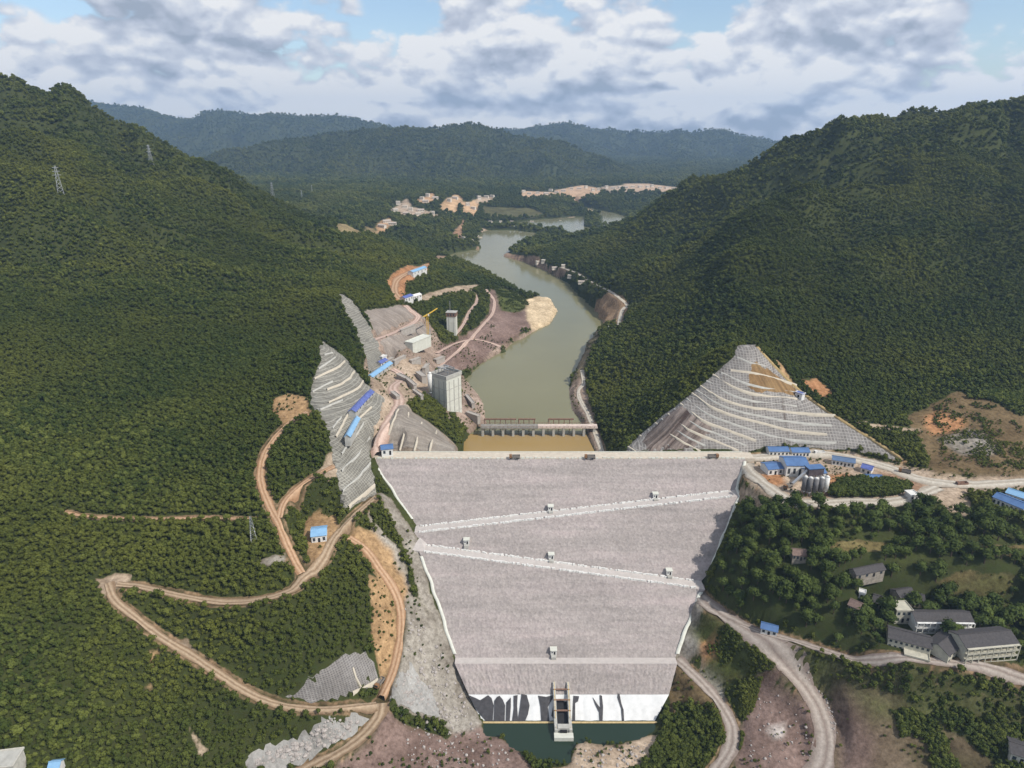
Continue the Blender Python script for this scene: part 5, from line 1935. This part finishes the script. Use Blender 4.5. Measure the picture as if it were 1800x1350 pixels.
# far houses: villages along the valley, each a small house of its own
FARH = [('left', (695, 372), (712, 366), (700, 360), (722, 371), (740, 372), (742, 352), (752, 346), (748, 356), (765, 350), (790, 355), (800, 350), (822, 362), (832, 368), (842, 350), (855, 348), (865, 347), (680, 392), (690, 396), (672, 400), (715, 378), (735, 379), (760, 378)),
        ('right', (920, 338), (930, 342), (945, 341), (960, 342), (968, 336), (978, 340), (990, 337), (1005, 334), (1018, 333), (1030, 331), (1042, 336), (1052, 335), (1066, 331), (1078, 332), (1090, 331), (1100, 331), (1112, 330), (1125, 330), (1138, 330), (1146, 329), (1160, 332), (1172, 332), (1183, 333)),
        ('upper', (1170, 313), (1180, 311), (1188, 316), (1200, 311), (1212, 310), (1225, 310)),
        ('shore', (815, 421), (828, 424), (838, 417), (845, 421), (862, 391), (880, 391), (900, 391), (935, 391), (985, 391), (975, 404), (990, 406), (1010, 400)),
        ('bank', (945, 464), (955, 462), (975, 473), (990, 471), (1002, 488), (1022, 498))]
FLAB = {'left': ('small pale house among the orange clearings left of the far river bend', 'houses of the far left village'), 'right': ('small pale house in the long bright village row beyond the far river', 'houses of the far right village'),
        'upper': ('tiny white house on the slope beyond the right village row', 'houses on the far right slope'), 'shore': ('small white house near the shore of the far river bend', 'houses by the far river bend'),
        'bank': ('small white house on the right bank below the forested slope', 'houses on the right bank')}
fh = []
M_FWALL = mat('far_house_wall', (.60, .54, .46), .8)
M_FROOF = mat('far_house_roof', (.42, .36, .31), .8)


def far_proto(l, w, h, flat):
    e = empty('village_house')
    if flat:
        MB().box(0, 0, -4, h, l, w).build('wall', M_FWALL, e)
        MB().box(0, 0, h, h + .5, l + 1, w + 1).build('roof', M_FWALL, e)
    else:
        wall_gable(l, w, -4, h, 2.4).build('wall', M_FWALL, e)
        roof_gable(l, w, h, 2.4, .7, .4).build('roof', M_FROOF, e)
    for i in range(4):
        d = link('window', win_mesh(1.8, 2.2), M_GLASS, e)
        d.location = (-l / 2 + l * (i + .5) / 4, -w / 2 - .05, h * .55)
    return e


PRO = [far_proto(16, 10, 8, True), far_proto(20, 10, 6, False), far_proto(13, 10, 11, True)]
used = [False] * 3
for row in FARH:
    for (u, v) in row[1:]:
        k = random.randrange(3)
        if used[k]:
            o = copy_tree(PRO[k])
        else:
            o, used[k] = PRO[k], True
        p = H(u, v)
        if row[0] == 'right' and p[1] < 2000:
            p = PZ(u, v, 98)
            p[2] = float(zt(p[0], p[1]))
        sc = .95 if row[0] in ('left', 'right', 'upper') else .55
        o.location = (p[0], p[1], p[2] + .3)
        o.rotation_euler = (0, 0, random.uniform(-.5, .5))
        o.scale = (sc, sc, sc)
        tag(o, FLAB[row[0]][0], 'house', FLAB[row[0]][1])
        HOUSE_SPOTS.append((p[0], p[1] - 8, 20 if p[1] > 1500 else 11))
        HOUSE_SPOTS.append((p[0], p[1] - 30, 16 if p[1] > 1500 else 8))

# ------------------------------------------------------------------ intake towers, bank structures
p = PZ(786, 741, 68)
tw = tag(empty('intake_tower', (p[0], p[1] + 6, 66), R(-38)), 'tall square concrete intake tower at the water left of the bridge', 'tower')
MB().box(0, 0, -8, 47, 19, 20).build('shaft', M_CONC_PALE, tw)
b = MB()
for sx, sy, lx, ly in ((0, -1, 20.4, .8), (0, 1, 20.4, .8), (-1, 0, .8, 19.8), (1, 0, .8, 19.8)):
    b.box(sx * 9.8, sy * 10.3, 46.5, 50, lx, ly)
b.build('top_wall', M_CONC, tw)
MB().box(0, 0, 47, 47.6, 18.4, 19.4).build('deck', mat('dark_deck', (.14, .13, .12), .9, (.4, .3)), tw)
for x in (-6.2, 0, 6.2):
    MB().box(x, -10.06, -4, 44, 1.1, .3).build('groove', M_CONC, tw)
for y in (-6.2, 0, 6.2):
    MB().box(9.56, y, -4, 44, .3, 1.1).build('groove', M_CONC, tw)
for z in (12, 24, 36):
    MB().box(0, 0, z, z + .5, 19.35, 20.35).build('lift_joint', M_CONC, tw)
g = MB()
for sx in (-6, 6):
    for sy in (-4, 4):
        g.bar((sx, sy, 47.6), (sx, sy, 54), .5)
g.bar((-7, -4, 54), (7, -4, 54), .7)
g.bar((-7, 4, 54), (7, 4, 54), .7)
g.bar((0, -4, 54.4), (0, 4, 54.4), .8)
g.build('gantry', M_STEEL, tw)
HOUSE_SPOTS.append((p[0], p[1] + 6, 18))
p = PZ(795, 598, 76)
t2 = tag(empty('gate_tower', (p[0], p[1] + 4, 76), R(-8)), 'slim pale concrete tower with brown top on the purple gravel bank', 'tower')
MB().box(0, 0, -6, 31, 11.5, 10).build('shaft', M_CONC_PALE, t2)
MB().box(0, 0, 31, 36, 12.6, 11).build('top_room', M_RUST, t2)
MB().box(0, 0, 36, 36.5, 13.4, 11.8).build('roof', M_CONC, t2)
MB().bar((-2, 0, 36.5), (-2, 0, 50), .5).build('mast', M_STEEL, t2)
for x in (-3.4, 0, 3.4):
    MB().box(x, -5.6, 32.2, 34.6, 1.6, .2).build('window', M_GLASS, t2)
for x in (-3, 3):
    MB().box(x, -5.05, -2, 30, .8, .25).build('groove', M_CONC, t2)
HOUSE_SPOTS.append((p[0], p[1] + 4, 14))
p = PZ(757, 690, 96)
s0 = tag(empty('cement_silo', (p[0], p[1], 93)), 'slender white silo standing just left of the intake tower', 'silo')
MB().cyl(0, 0, 4, 22, 2.4, None, 18).build('barrel', M_WHITE, s0, True)
MB().cyl(0, 0, 1.5, 4, .7, 2.4, 18).build('hopper', M_STEEL, s0, True)
MB().cyl(0, 0, 22, 23.6, 2.4, .5, 18).build('cap', M_WHITE, s0, True)
for a in range(4):
    x, y = 2.1 * math.cos(a * math.pi / 2 + .8), 2.1 * math.sin(a * math.pi / 2 + .8)
    MB().bar((x, y, -3), (x, y, 5), .35).build('leg', M_STEEL, s0)
HOUSE_SPOTS.append((p[0], p[1], 9))
p0, p1 = PZ(720, 630, 99), PZ(753, 615, 99)
house('concrete_block', 'long pale concrete foundation block on the left bank site', 'foundation', (720, 628), (752, 614), 10, 7, 'flat', wm=M_CONC_PALE, rm=M_CONC_PALE, wins=0)
p = PZ(1081, 598, 66)
ih = tag(empty('intake_house', (p[0] + 2, p[1], 64), R(14)), 'white concrete intake house with slab roof on the right bank', 'intake house')
MB().box(0, 0, -5, 16, 13, 12).build('wall', M_CONC_PALE, ih)
MB().box(-1, 0, 18, 21, 20, 9).build('deck', M_CONC_PALE, ih)
for x in (-8, 6):
    MB().box(x, 0, -5, 18, 2.2, 5).build('pier', M_CONC, ih)
MB().box(-6.6, -1, 2, 14, .3, 6).build('opening', M_DARK, ih)
HOUSE_SPOTS.append((p[0] + 2, p[1], 14))

# concrete walls and blocks of the left bank works
M_WB = mat('works_concrete', (.42, .385, .345), .9, (.4, .3, (.30, .27, .24)))
for i, (A, B, w, h) in enumerate((((675, 632), (690, 624), 3, 3.5), ((692, 640), (712, 630), 2.5, 3), ((700, 660), (716, 668), 4, 4), ((716, 672), (730, 684), 3, 4.5), ((722, 640), (738, 634), 3, 3), ((735, 660), (746, 668), 5, 5),
                                   ((728, 690), (742, 700), 2.5, 3), ((705, 600), (730, 590), 2, 3), ((765, 640), (780, 634), 4, 3), ((772, 660), (785, 655), 5, 4), ((820, 700), (832, 715), 3, 3), ((822, 735), (842, 742), 4, 3.5),
                                   ((690, 690), (700, 698), 3, 3), ((745, 650), (752, 642), 3, 6))):
    house('concrete_wall', 'low weathered concrete wall on the left bank works', 'wall', A, B, w, h, 'flat', wm=M_WB, rm=M_WB, wins=0, group='concrete walls on the left bank works')['kind'] = 'thing'

# tower crane by the upstream works
p = PZ(753, 606, 97)
cr = tag(empty('tower_crane', (p[0], p[1], 97)), 'yellow lattice crane mast beside the stony cut slope', 'crane')
for sx in (-.9, .9):
    for sy in (-.9, .9):
        MB().bar((sx, sy, -2), (sx, sy, 36), .3).build('mast_leg', M_YELLOW, cr)
b = MB()
for i in range(12):
    z = i * 3
    for s in (-1, 1):
        b.bar((-.9 * s, -.9, z), (.9 * s, -.9, z + 3), .16)
        b.bar((.9, -.9 * s, z), (.9, .9 * s, z + 3), .16)
b.build('bracing', M_YELLOW, cr)
MB().bar((0, 0, 35), (9, 24, 36.5), .8, 1.0).build('jib', M_YELLOW, cr)
MB().bar((0, 0, 35), (-3.4, -9, 35), .9, 1.1).build('counter_jib', M_YELLOW, cr)
MB().box(-3.2, -8, 33, 35, 2, 2).build('counterweight', M_CONC, cr)
MB().box(1.3, 1, 33.4, 35.6, 1.6, 1.6).build('cab', M_WHITE, cr)
HOUSE_SPOTS.append((p[0], p[1], 8))

# ------------------------------------------------------------------ bridge over the river mouth
BX0, BX1, BZ = -29.0, 79.0, 69.2
br = tag(empty('bridge', (25, BRIDGE_Y, WATER)), 'low grey bridge on many piers between the brown pool and the river', 'bridge')
o = rel(MB().box((BX0 + 24) / 2, BRIDGE_Y, BZ - 1.4, BZ, 24 - BX0, 8.5).build('deck', mat('grey_deck', (.24, .225, .20), .9, (.4, .3))), br)
o = rel(MB().box((24.02 + BX1) / 2, BRIDGE_Y, BZ - 1.2, BZ + .15, BX1 - 24.02, 7.5).build('deck', mat('pink_deck', (.56, .46, .40), .9, (.4, .25))), br)
pm = None
for i, x in enumerate(np.linspace(BX0 + 2, BX1 - 3, 12)):
    if pm is None:
        q = MB().box(0, 0, -7, BZ - WATER - 1.5, 2.4, 7.0, 0, .92).build('pier', M_CONC, br)
        pm = q.data
    else:
        q = link('pier', pm, M_CONC, br)
    q.location = (x - 25, 0, 0)
for y in (BRIDGE_Y - 3.9, BRIDGE_Y + 3.9):
    b = MB()
    for x in np.arange(BX0 + 1, BX1, 4):
        b.bar((x, y, BZ), (x, y, BZ + 1.2), .25)
    b.bar((BX0, y, BZ + 1.2), (BX1, y, BZ + 1.2), .25)
    rel(b.build('railing', M_RUST), br)
for x0, x1 in ((BX0 + 3, 4), (6, 22), (34, 58)):
    b = MB()
    for x in np.arange(x0, x1, 5):
        b.bar((x, BRIDGE_Y + 9, WATER - 4), (x, BRIDGE_Y + 9, BZ + 2.6), .7)
    b.bar((x0, BRIDGE_Y + 9, BZ + 2.8), (x1, BRIDGE_Y + 9, BZ + 2.8), 1.4, 1.2)
    b.bar((x0 + 1, BRIDGE_Y + 4.2, BZ - .6), (x0 + 1, BRIDGE_Y + 9, BZ + 2.4), .5)
    b.bar((x1 - 2, BRIDGE_Y + 4.2, BZ - .6), (x1 - 2, BRIDGE_Y + 9, BZ + 2.4), .5)
    rel(b.build('hoist_frame', M_RUST), br)

# ------------------------------------------------------------------ batching plant
si = None
SIL = [(1411, 871, 'leftmost silo of the row in front of the batching yard'), (1420, 873, 'second silo from the left in front of the batching yard'), (1430, 874, 'middle silo of the row in front of the batching yard'),
       (1440, 873, 'second silo from the right in front of the batching yard'), (1449, 871, 'rightmost silo of the row in front of the batching yard')]
for i, (u, v, lab) in enumerate(SIL):
    p = PZ(u, v, 97.3)
    if si is None:
        si = e = empty('batching_silo', (p[0], p[1], 97.3))
        MB().cyl(0, 0, 4.2, 14, 1.7, None, 16).build('barrel', mat('silo_grey', (.15, .145, .145), .8, (.4, .25)), e, True)
        MB().cyl(0, 0, 2, 4.2, .4, 1.7, 16).build('hopper', M_STEEL, e, True)
        MB().cyl(0, 0, 14, 15, 1.7, .4, 16).build('cap', M_WHITE, e, True)
        for a in range(4):
            x, y = 1.5 * math.cos(a * math.pi / 2 + .8), 1.5 * math.sin(a * math.pi / 2 + .8)
            MB().bar((x, y, -1), (x, y, 5), .28).build('leg', M_RUST, e)
        MB().bar((0, 1.8, 0), (0, 1.8, 14.4), .4, .12).build('ladder', M_RUST, e)
    else:
        e = copy_tree(si)
        e.location = (p[0], p[1], 97.3)
    if i in (4,):
        for ch in e.children:
            if ch.name.startswith('barrel'):
                ch.data = ch.data.copy()
                ch.data.materials[0] = M_WHITE
    tag(e, lab, 'silo', 'batching plant silos')
p = PZ(1428, 846, 97.3)
bp_ = tag(empty('mixing_plant', (p[0], p[1], 97.3), R(8)), 'dark steel mixing plant frame behind the row of silos', 'mixing plant')
for sx in (-5, 0, 5):
    for sy in (-2.5, 2.5):
        MB().bar((sx, sy, -1), (sx, sy, 11), .45).build('column', M_RUST, bp_)
MB().box(0, 0, 6, 11, 11, 5.6).build('mixer_room', mat('dark_sheet', (.09, .075, .08), .7, (.4, .3)), bp_)
MB().box(0, 0, 11, 11.5, 12, 6.6).build('roof', M_BLUE, bp_)
MB().bar((-5, 0, 9), (-19, -5, 1), 1.6, 1.2).build('conveyor', M_STEEL, bp_)

# ------------------------------------------------------------------ pylons


def make_pylon():
    e = empty('pylon')
    Hh, w0, w1 = 30.0, 3.0, .6
    for sx in (-1, 1):
        for sy in (-1, 1):
            MB().bar((sx * w0, sy * w0, -1.5), (sx * w1, sy * w1, Hh), .26).build('leg', M_STEEL, e)
    b = MB()
    for i in range(7):
        z0, z1 = i * 4.2, (i + 1) * 4.2
        a, c = w0 + (w1 - w0) * z0 / Hh, w0 + (w1 - w0) * z1 / Hh
        for s in (-1, 1):
            b.bar((-a, s * a, z0), (c, s * c, z1), .2)
            b.bar((a, s * a, z0), (-c, s * c, z1), .2)
            b.bar((s * a, -a, z0), (s * c, c, z1), .2)
    b.build('bracing', M_STEEL, e)
    for z, l in ((20, 4.2), (24, 3.6), (28, 3.0)):
        MB().bar((-l, 0, z), (l, 0, z), .3, .4).build('cross_arm', M_STEEL, e)
    return e


py0 = make_pylon()
for i, (u, v, s, lab) in enumerate(((107, 340, 1.0, 'steel lattice pylon furthest left on the left hillside'), (266, 290, 1.0, 'steel lattice pylon high on the left ridge line'), (480, 349, 1.0, 'steel pylon leftmost of three at the far end of the left ridge'),
                                     (531, 352, 1.0, 'steel pylon in the middle of three at the end of the left ridge'), (549, 342, 1.0, 'steel pylon rightmost of three at the end of the left ridge'), (447, 955, .62, 'grey steel pylon beside the orange track above the left road'))):
    e = py0 if i == 0 else copy_tree(py0)
    p = H(u, v)
    e.location = (p[0], p[1], p[2])
    e.rotation_euler = (0, 0, .6 + i * .3)
    e.scale = (s, s, s)
    tag(e, lab, 'pylon', 'power line pylons on the left hill')

# ------------------------------------------------------------------ trucks and cars


def make_truck():
    e = empty('truck')
    MB().box(-3.1, 0, .9, 3.1, 1.9, 2.4).build('cab', mat('dull_orange_paint', (.22, .12, .06), .6), e)
    MB().box(-4.02, 0, 1.9, 2.8, .1, 2.1).build('windscreen', M_GLASS, e)
    b = MB()
    b.box(.9, 0, 1.1, 1.4, 5.6, 2.5)
    for sy in (-1.2, 1.2):
        b.box(.9, sy, 1.4, 2.7, 5.6, .14)
    b.box(3.7, 0, 1.4, 2.7, .14, 2.5)
    b.box(-1.9, 0, 1.4, 3.0, .14, 2.5)
    b.build('tipper_body', mat('dusty_grey_paint', (.20, .18, .16), .7, (.6, .2)), e)
    MB().box(0, 0, .7, 1.1, 7.6, 1.2).build('chassis', M_BLACK, e)
    for x in (-3, 1.6, 3):
        for sy in (-1.05, 1.05):
            b = MB()
            b.cyl(0, 0, -.2, .2, .52, None, 12)
            w = b.build('wheel', M_BLACK, e)
            w.rotation_euler = (math.pi / 2, 0, 0)
            w.location = (x, sy, .52)
    return e


tr0 = make_truck()
TR = [(905, 806, 100.2, 0.02, 'truck halfway along the dam crest, left of centre'), (1037, 806, 100.2, 0.0, 'truck on the dam crest at the end of the brown pool'),
      (1253, 805, 100.2, 3.14, 'truck near the right end of the dam crest'), (1440, 799, None, .1, 'truck parked on the gravel road below the right cut slope'), (1590, 832, None, -.5, 'truck on the gravel road right of the batching yard'),
      (1690, 854, None, 0.1, 'truck where the two gravel roads meet at right'), (668, 1204, None, 1.2, 'truck climbing the orange road near the lower left junction'), (1385, 858, None, .6, 'truck parked on the batching yard left of the silos')]
for i, (u, v, z, rz, lab) in enumerate(TR):
    e = tr0 if i == 0 else copy_tree(tr0)
    p = H(u, v) if z is None else PZ(u, v, z)
    e.location = (p[0], p[1], p[2] + (.25 if z is None else .02))
    e.rotation_euler = (0, 0, rz)
    if i in (3, 5):
        for ch in e.children:
            if ch.name.startswith(('cab', 'tipper')):
                ch.data = ch.data.copy()
                ch.data.materials[0] = M_RUST if i != 3 else M_WHITE
    tag(e, lab, 'truck', 'tipper trucks on the site roads')

# boulders and rubble heaps along the foot of the works
def boulder(name, seed, r):
    q = random.Random(seed)
    b = MB()
    b.cyl(0, 0, -r * .4, r * .25, r * q.uniform(.8, 1), r * q.uniform(.85, 1.05), 7, False)
    n = len(b.v)
    for i in range(7):
        a = 2 * math.pi * i / 7 + .3
        b.v.append((r * .55 * math.cos(a) * q.uniform(.7, 1.2), r * .55 * math.sin(a) * q.uniform(.7, 1.2), r * q.uniform(.6, .85)))
    for i in range(7):
        j = (i + 1) % 7
        b.f.append((7 + i, 7 + j, n + j, n + i))
    b.f.append(tuple(n + i for i in range(7)))
    b.v = [(x * q.uniform(.85, 1.15), y * q.uniform(.85, 1.15), z) for x, y, z in b.v]
    return b


def rubble(name, label, px, count, r0, r1, m_):
    w = hit(px)[:, :2]
    b = MB()
    n = 0
    while n < count:
        x, y = random.uniform(w[:, 0].min(), w[:, 0].max()), random.uniform(w[:, 1].min(), w[:, 1].max())
        if not inside(np.array([x]), np.array([y]), w)[0]:
            continue
        n += 1
        r = r0 + (r1 - r0) * random.random() ** 2.5
        bb = boulder('', n, r)
        k = len(b.v)
        z = float(zt(x, y)) + .2
        b.v += [(x + p[0], y + p[1], z + p[2]) for p in bb.v]
        b.f += [tuple(i + k for i in f) for f in bb.f]
    o = b.build(name, m_)
    return tag(o, label, 'rubble', kind='stuff')


M_STONE = mat('loose_stone', (.36, .325, .30), .9, (.5, .3))
rubble('rubble', 'loose pale stones scattered left of the tailwater pool', [(700, 1250), (770, 1265), (800, 1240), (850, 1290), (890, 1312), (900, 1345), (720, 1345)], 120, .3, 1.0, M_STONE)
rubble('rubble', 'loose stones on the tan bank right of the tailwater pool', [(1010, 1318), (1090, 1315), (1150, 1300), (1160, 1330), (1100, 1350), (1010, 1350)], 90, .3, 1.0, M_STONE)
rubble('rubble', 'loose stones scattered over the purple gravel heap at lower right', [(1320, 1210), (1390, 1210), (1430, 1270), (1430, 1345), (1310, 1345)], 60, .3, 1.0, M_STONE)
rubble('rubble', 'loose stones on the grey rock beside the left dam edge', [(712, 1070), (745, 1090), (800, 1190), (830, 1255), (790, 1275), (770, 1250), (715, 1140)], 130, .4, 1.3, M_STONE)
rubble('rubble', 'broken grey rocks covering the slope below the lower left road', [(440, 1345), (470, 1318), (540, 1298), (560, 1272), (620, 1266), (636, 1270), (600, 1298), (540, 1330)], 220, .5, 1.6, M_STONE)
rubble('rubble', 'broken pale rocks on the whitish slope right of the road junction', [(700, 1195), (725, 1178), (755, 1215), (768, 1255), (710, 1238)], 120, .4, 1.3, M_STONE)
rubble('rubble', 'pale boulders edging the gravel road at lower right', [(1395, 1175), (1425, 1200), (1450, 1240), (1466, 1300), (1475, 1300), (1460, 1235), (1435, 1190), (1405, 1168)], 50, .3, .8, M_STONE)

# ------------------------------------------------------------------ forest on the hills (nobody could count it) and the trees that stand apart
GROVE = hit([(1255, 1010), (1300, 900), (1450, 905), (1650, 885), (1800, 915), (1900, 930), (1900, 1190), (1650, 1180), (1480, 1140), (1400, 1110), (1330, 1095), (1270, 1060)])[:, :2]
pts = []           # x, y, scale, kind
for y0, y1, sp, sc in ((170, 640, 2.35, 4.3), (640, 1000, 3.2, 4.9), (1000, 1500, 5.2, 7.0), (1500, 2700, 9.5, 12.5), (2700, 4600, 15, 16.5), (4600, 8000, 25, 22)):
    x, y = scatter(y0, y1, sp)
    ok = open_ground(x, y)
    x, y = x[ok], y[ok]
    # cull what faces away beyond the first ridge lines or lies out of frame
    z = zt(x, y)
    u, v = project(x, y, z)
    k = (u > -330) & (u < 2130) & (v > 90) & (v < 1500)
    ing = inside(x, y, GROVE)
    k &= ~ing
    x, y, z = x[k], y[k], z[k]
    if y0 >= 640:                      # slopes hidden well behind a ridge carry no trees
        hid = np.zeros(len(x), bool)
        for t in np.linspace(.25, .985, 46):
            hid |= zt(x * t, y * t) > CAM_Z + (z + 22 - CAM_Z) * t
        x, y, z = x[~hid], y[~hid], z[~hid]
    s = sc * rng.choice([.62, .8, .95, 1.1, 1.3, 1.55], len(x), p=[.15, .22, .27, .2, .11, .05]) * rng.uniform(.9, 1.1, len(x)) * (0.85 + .3 * fbm(x / 40, y / 40, 8))
    pts.append(np.stack([x, y, z, s], 1))
# scrub creeping over the bare ground
x, y = scatter(200, 900, 3.2)
ga = samp(GA, x, y)
k = (ga > .12) & (samp(np.minimum(ROADMASK, 50), x, y) > .6) & (fbm(x / 16, y / 16, 23, 4) + rng.uniform(-.12, .12, len(x)) > .60) & ~inside(x, y, DAM_FOOT) & (zt(x, y) > np.where(y > 480, WATER + 1, .8))
x, y = x[k], y[k]
GA_, GA = GA, GA * 0
k = open_ground(x, y)
GA = GA_
x, y = x[k], y[k]
pts.append(np.stack([x, y, zt(x, y), rng.uniform(1.0, 3.0, len(x))], 1))
for poly, thr, lo, hi in (([(1455, 870), (1480, 850), (1540, 846), (1600, 860), (1570, 874), (1490, 880)], .2, 4.5, 8.0), ([(1700, 700), (1800, 690), (1800, 720)], .4, 3, 6), ([(1310, 1118), (1420, 1140), (1520, 1170), (1650, 1200), (1830, 1215), (1830, 1280), (1650, 1262), (1520, 1212), (1440, 1195), (1390, 1165)], .46, 1.6, 5.0),
                          ([(1225, 1110), (1255, 1090), (1330, 1138), (1395, 1198), (1320, 1190), (1250, 1175)], .50, 1.2, 3.6), ([(1560, 1250), (1830, 1280), (1830, 1380), (1700, 1380), (1600, 1330)], .56, 1.6, 5.0),
                          ([(1185, 1240), (1250, 1240), (1275, 1290), (1270, 1340), (1200, 1380), (1120, 1380), (1150, 1310)], .42, 1.5, 4.5), ([(1300, 1200), (1340, 1190), (1320, 1260), (1300, 1320)], .46, 1.0, 2.6),
                          ([(868, 502), (905, 514), (932, 535), (905, 550), (880, 545)], .5, 1.5, 3.5), ([(1640, 700), (1800, 730), (1800, 830), (1660, 832)], .55, 1.2, 3.4)):
    w = hit(poly)[:, :2]
    x = rng.uniform(w[:, 0].min(), w[:, 0].max(), 5200)
    y = rng.uniform(w[:, 1].min(), w[:, 1].max(), 5200)
    k = inside(x, y, w) & (samp(np.minimum(ROADMASK, 50), x, y) > .8) & (fbm(x / 11, y / 11, 29, 4) + rng.uniform(-.1, .1, len(x)) > thr) & ~inside(x, y, DAM_FOOT)
    x, y = x[k][:1500], y[k][:1500]
    pts.append(np.stack([x, y, zt(x, y), lo + (hi - lo) * rng.random(len(x)) ** 2], 1))
P = np.concatenate(pts)
GX_, GY_ = np.meshgrid(np.arange(GROVE[:, 0].min(), GROVE[:, 0].max(), 5.8), np.arange(GROVE[:, 1].min(), GROVE[:, 1].max(), 5.8))
gx = GX_.ravel() + rng.uniform(-2.6, 2.6, GX_.size)
gy = GY_.ravel() + rng.uniform(-2.6, 2.6, GX_.size)
k = inside(gx, gy, GROVE)
gx, gy = gx[k], gy[k]
k = open_ground(gx, gy, 1.5)
gx, gy = gx[k], gy[k]
k = rng.random(len(gx)) < .93
gx, gy = gx[k], gy[k]
u, v = project(gx, gy, zt(gx, gy))
vis = (u > 5) & (u < 1795) & (v < 1345)
order = np.argsort(np.where(vis, gy, 1e9))
ind, rest = order[:285], order[285:]
rest = rest[:]
protos = []
for n_, i in enumerate(ind):
    t = empty('tree', (gx[i], gy[i], float(zt(gx[i], gy[i])) - .2), random.uniform(0, 6.28))
    s = random.choice((6.5, 8.5, 10.0, 11.0, 13.0)) * random.uniform(.85, 1.12)
    t.scale = (s, s, s * random.uniform(.85, 1.15))
    link('trunk', TRUNKS[n_ % 2], M_BARK, t)
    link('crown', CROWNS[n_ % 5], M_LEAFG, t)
    tag(t, 'leafy broadleaf tree in the grove between the dam and the village', 'tree', 'broadleaf trees of the grove beside the dam')
gz = zt(gx[rest], gy[rest])
P = np.concatenate([P, np.stack([gx[rest], gy[rest], gz, rng.uniform(7, 11.5, len(rest))], 1)])
print('forest trees', len(P))


def forest_object(P):
    me = bpy.data.meshes.new('forest')
    me.vertices.add(len(P))
    me.vertices.foreach_set('co', (P[:, :3] - np.array((0, 0, .15)) * P[:, 3:4]).ravel().astype(np.float32))
    for nm, arr in (('size', P[:, 3]), ('spin', rng.uniform(0, 6.28, len(P)))):
        a = me.attributes.new(nm, 'FLOAT', 'POINT')
        a.data.foreach_set('value', arr.astype(np.float32))
    a = me.attributes.new('pick', 'INT', 'POINT')
    a.data.foreach_set('value', rng.integers(0, len(FOREST), len(P)).astype(np.int32))
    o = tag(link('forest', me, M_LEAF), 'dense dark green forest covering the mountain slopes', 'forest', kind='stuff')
    ng = bpy.data.node_groups.new('forest', 'GeometryNodeTree')
    ng.interface.new_socket('Geometry', in_out='INPUT', socket_type='NodeSocketGeometry')
    ng.interface.new_socket('Geometry', in_out='OUTPUT', socket_type='NodeSocketGeometry')
    N, L = ng.nodes, ng.links
    gi, go = N.new('NodeGroupInput'), N.new('NodeGroupOutput')
    jn = N.new('GeometryNodeGeometryToInstance')
    for f in reversed(PROTO):
        oi = N.new('GeometryNodeObjectInfo')
        oi.inputs['Object'].default_value = f
        oi.transform_space = 'ORIGINAL'
        L.new(oi.outputs['Geometry'], jn.inputs[0])
    iop = N.new('GeometryNodeInstanceOnPoints')
    iop.inputs['Pick Instance'].default_value = True
    L.new(gi.outputs[0], iop.inputs['Points'])
    L.new(jn.outputs[0], iop.inputs['Instance'])

    def attr(nm, t):
        n = N.new('GeometryNodeInputNamedAttribute')
        n.data_type = t
        n.inputs['Name'].default_value = nm
        return n.outputs[0]

    L.new(attr('pick', 'INT'), iop.inputs['Instance Index'])
    cx = N.new('ShaderNodeCombineXYZ')
    L.new(attr('spin', 'FLOAT'), cx.inputs[2])
    L.new(cx.outputs[0], iop.inputs['Rotation'])
    L.new(attr('size', 'FLOAT'), iop.inputs['Scale'])
    L.new(iop.outputs[0], go.inputs[0])
    md = o.modifiers.new('trees', 'NODES')
    md.node_group = ng
    return o


# five young trees along the lower left road lend their crowns to the forest
PROTO = []
for i, (u, v) in enumerate(((600, 1256), (560, 1256), (690, 925), (660, 935), (676, 945))):
    p = H(u, v)
    t = empty('young_tree', (p[0], p[1], p[2] - .2), i)
    t.scale = (4.2, 4.2, 4.4)
    link('trunk', TRUNKS[i % 2], M_BARK, t)
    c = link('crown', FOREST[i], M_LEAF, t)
    tag(t, ('young bushy tree just below the lower left road, nearer the junction', 'young bushy tree just below the lower left road, further from the junction', 'young tree highest in the green patch left of the upper dam face',
            'young tree leftmost in the green patch beside the upper dam face', 'young tree lowest in the green patch beside the upper dam face')[i], 'tree')
    PROTO.append(c)
forest_object(P)

# ------------------------------------------------------------------ haze
hz = MB()
hz.box(0, 4600, -12, 760, 24000, 10800)
hm = bpy.data.materials.new('haze')
hm.use_nodes = True
nt = hm.node_tree
nt.nodes.remove(nt.nodes['Principled BSDF'])
pv = nt.nodes.new('ShaderNodeVolumePrincipled')
pv.inputs['Color'].default_value = (0.44, 0.67, 1.0, 1)
pv.inputs['Density'].default_value = 0.000075
pv.inputs['Anisotropy'].default_value = 0.2
nt.links.new(pv.outputs[0], nt.nodes['Material Output'].inputs['Volume'])
tag(hz.build('haze', hm), 'thin bluish haze filling the valley', kind='stuff')
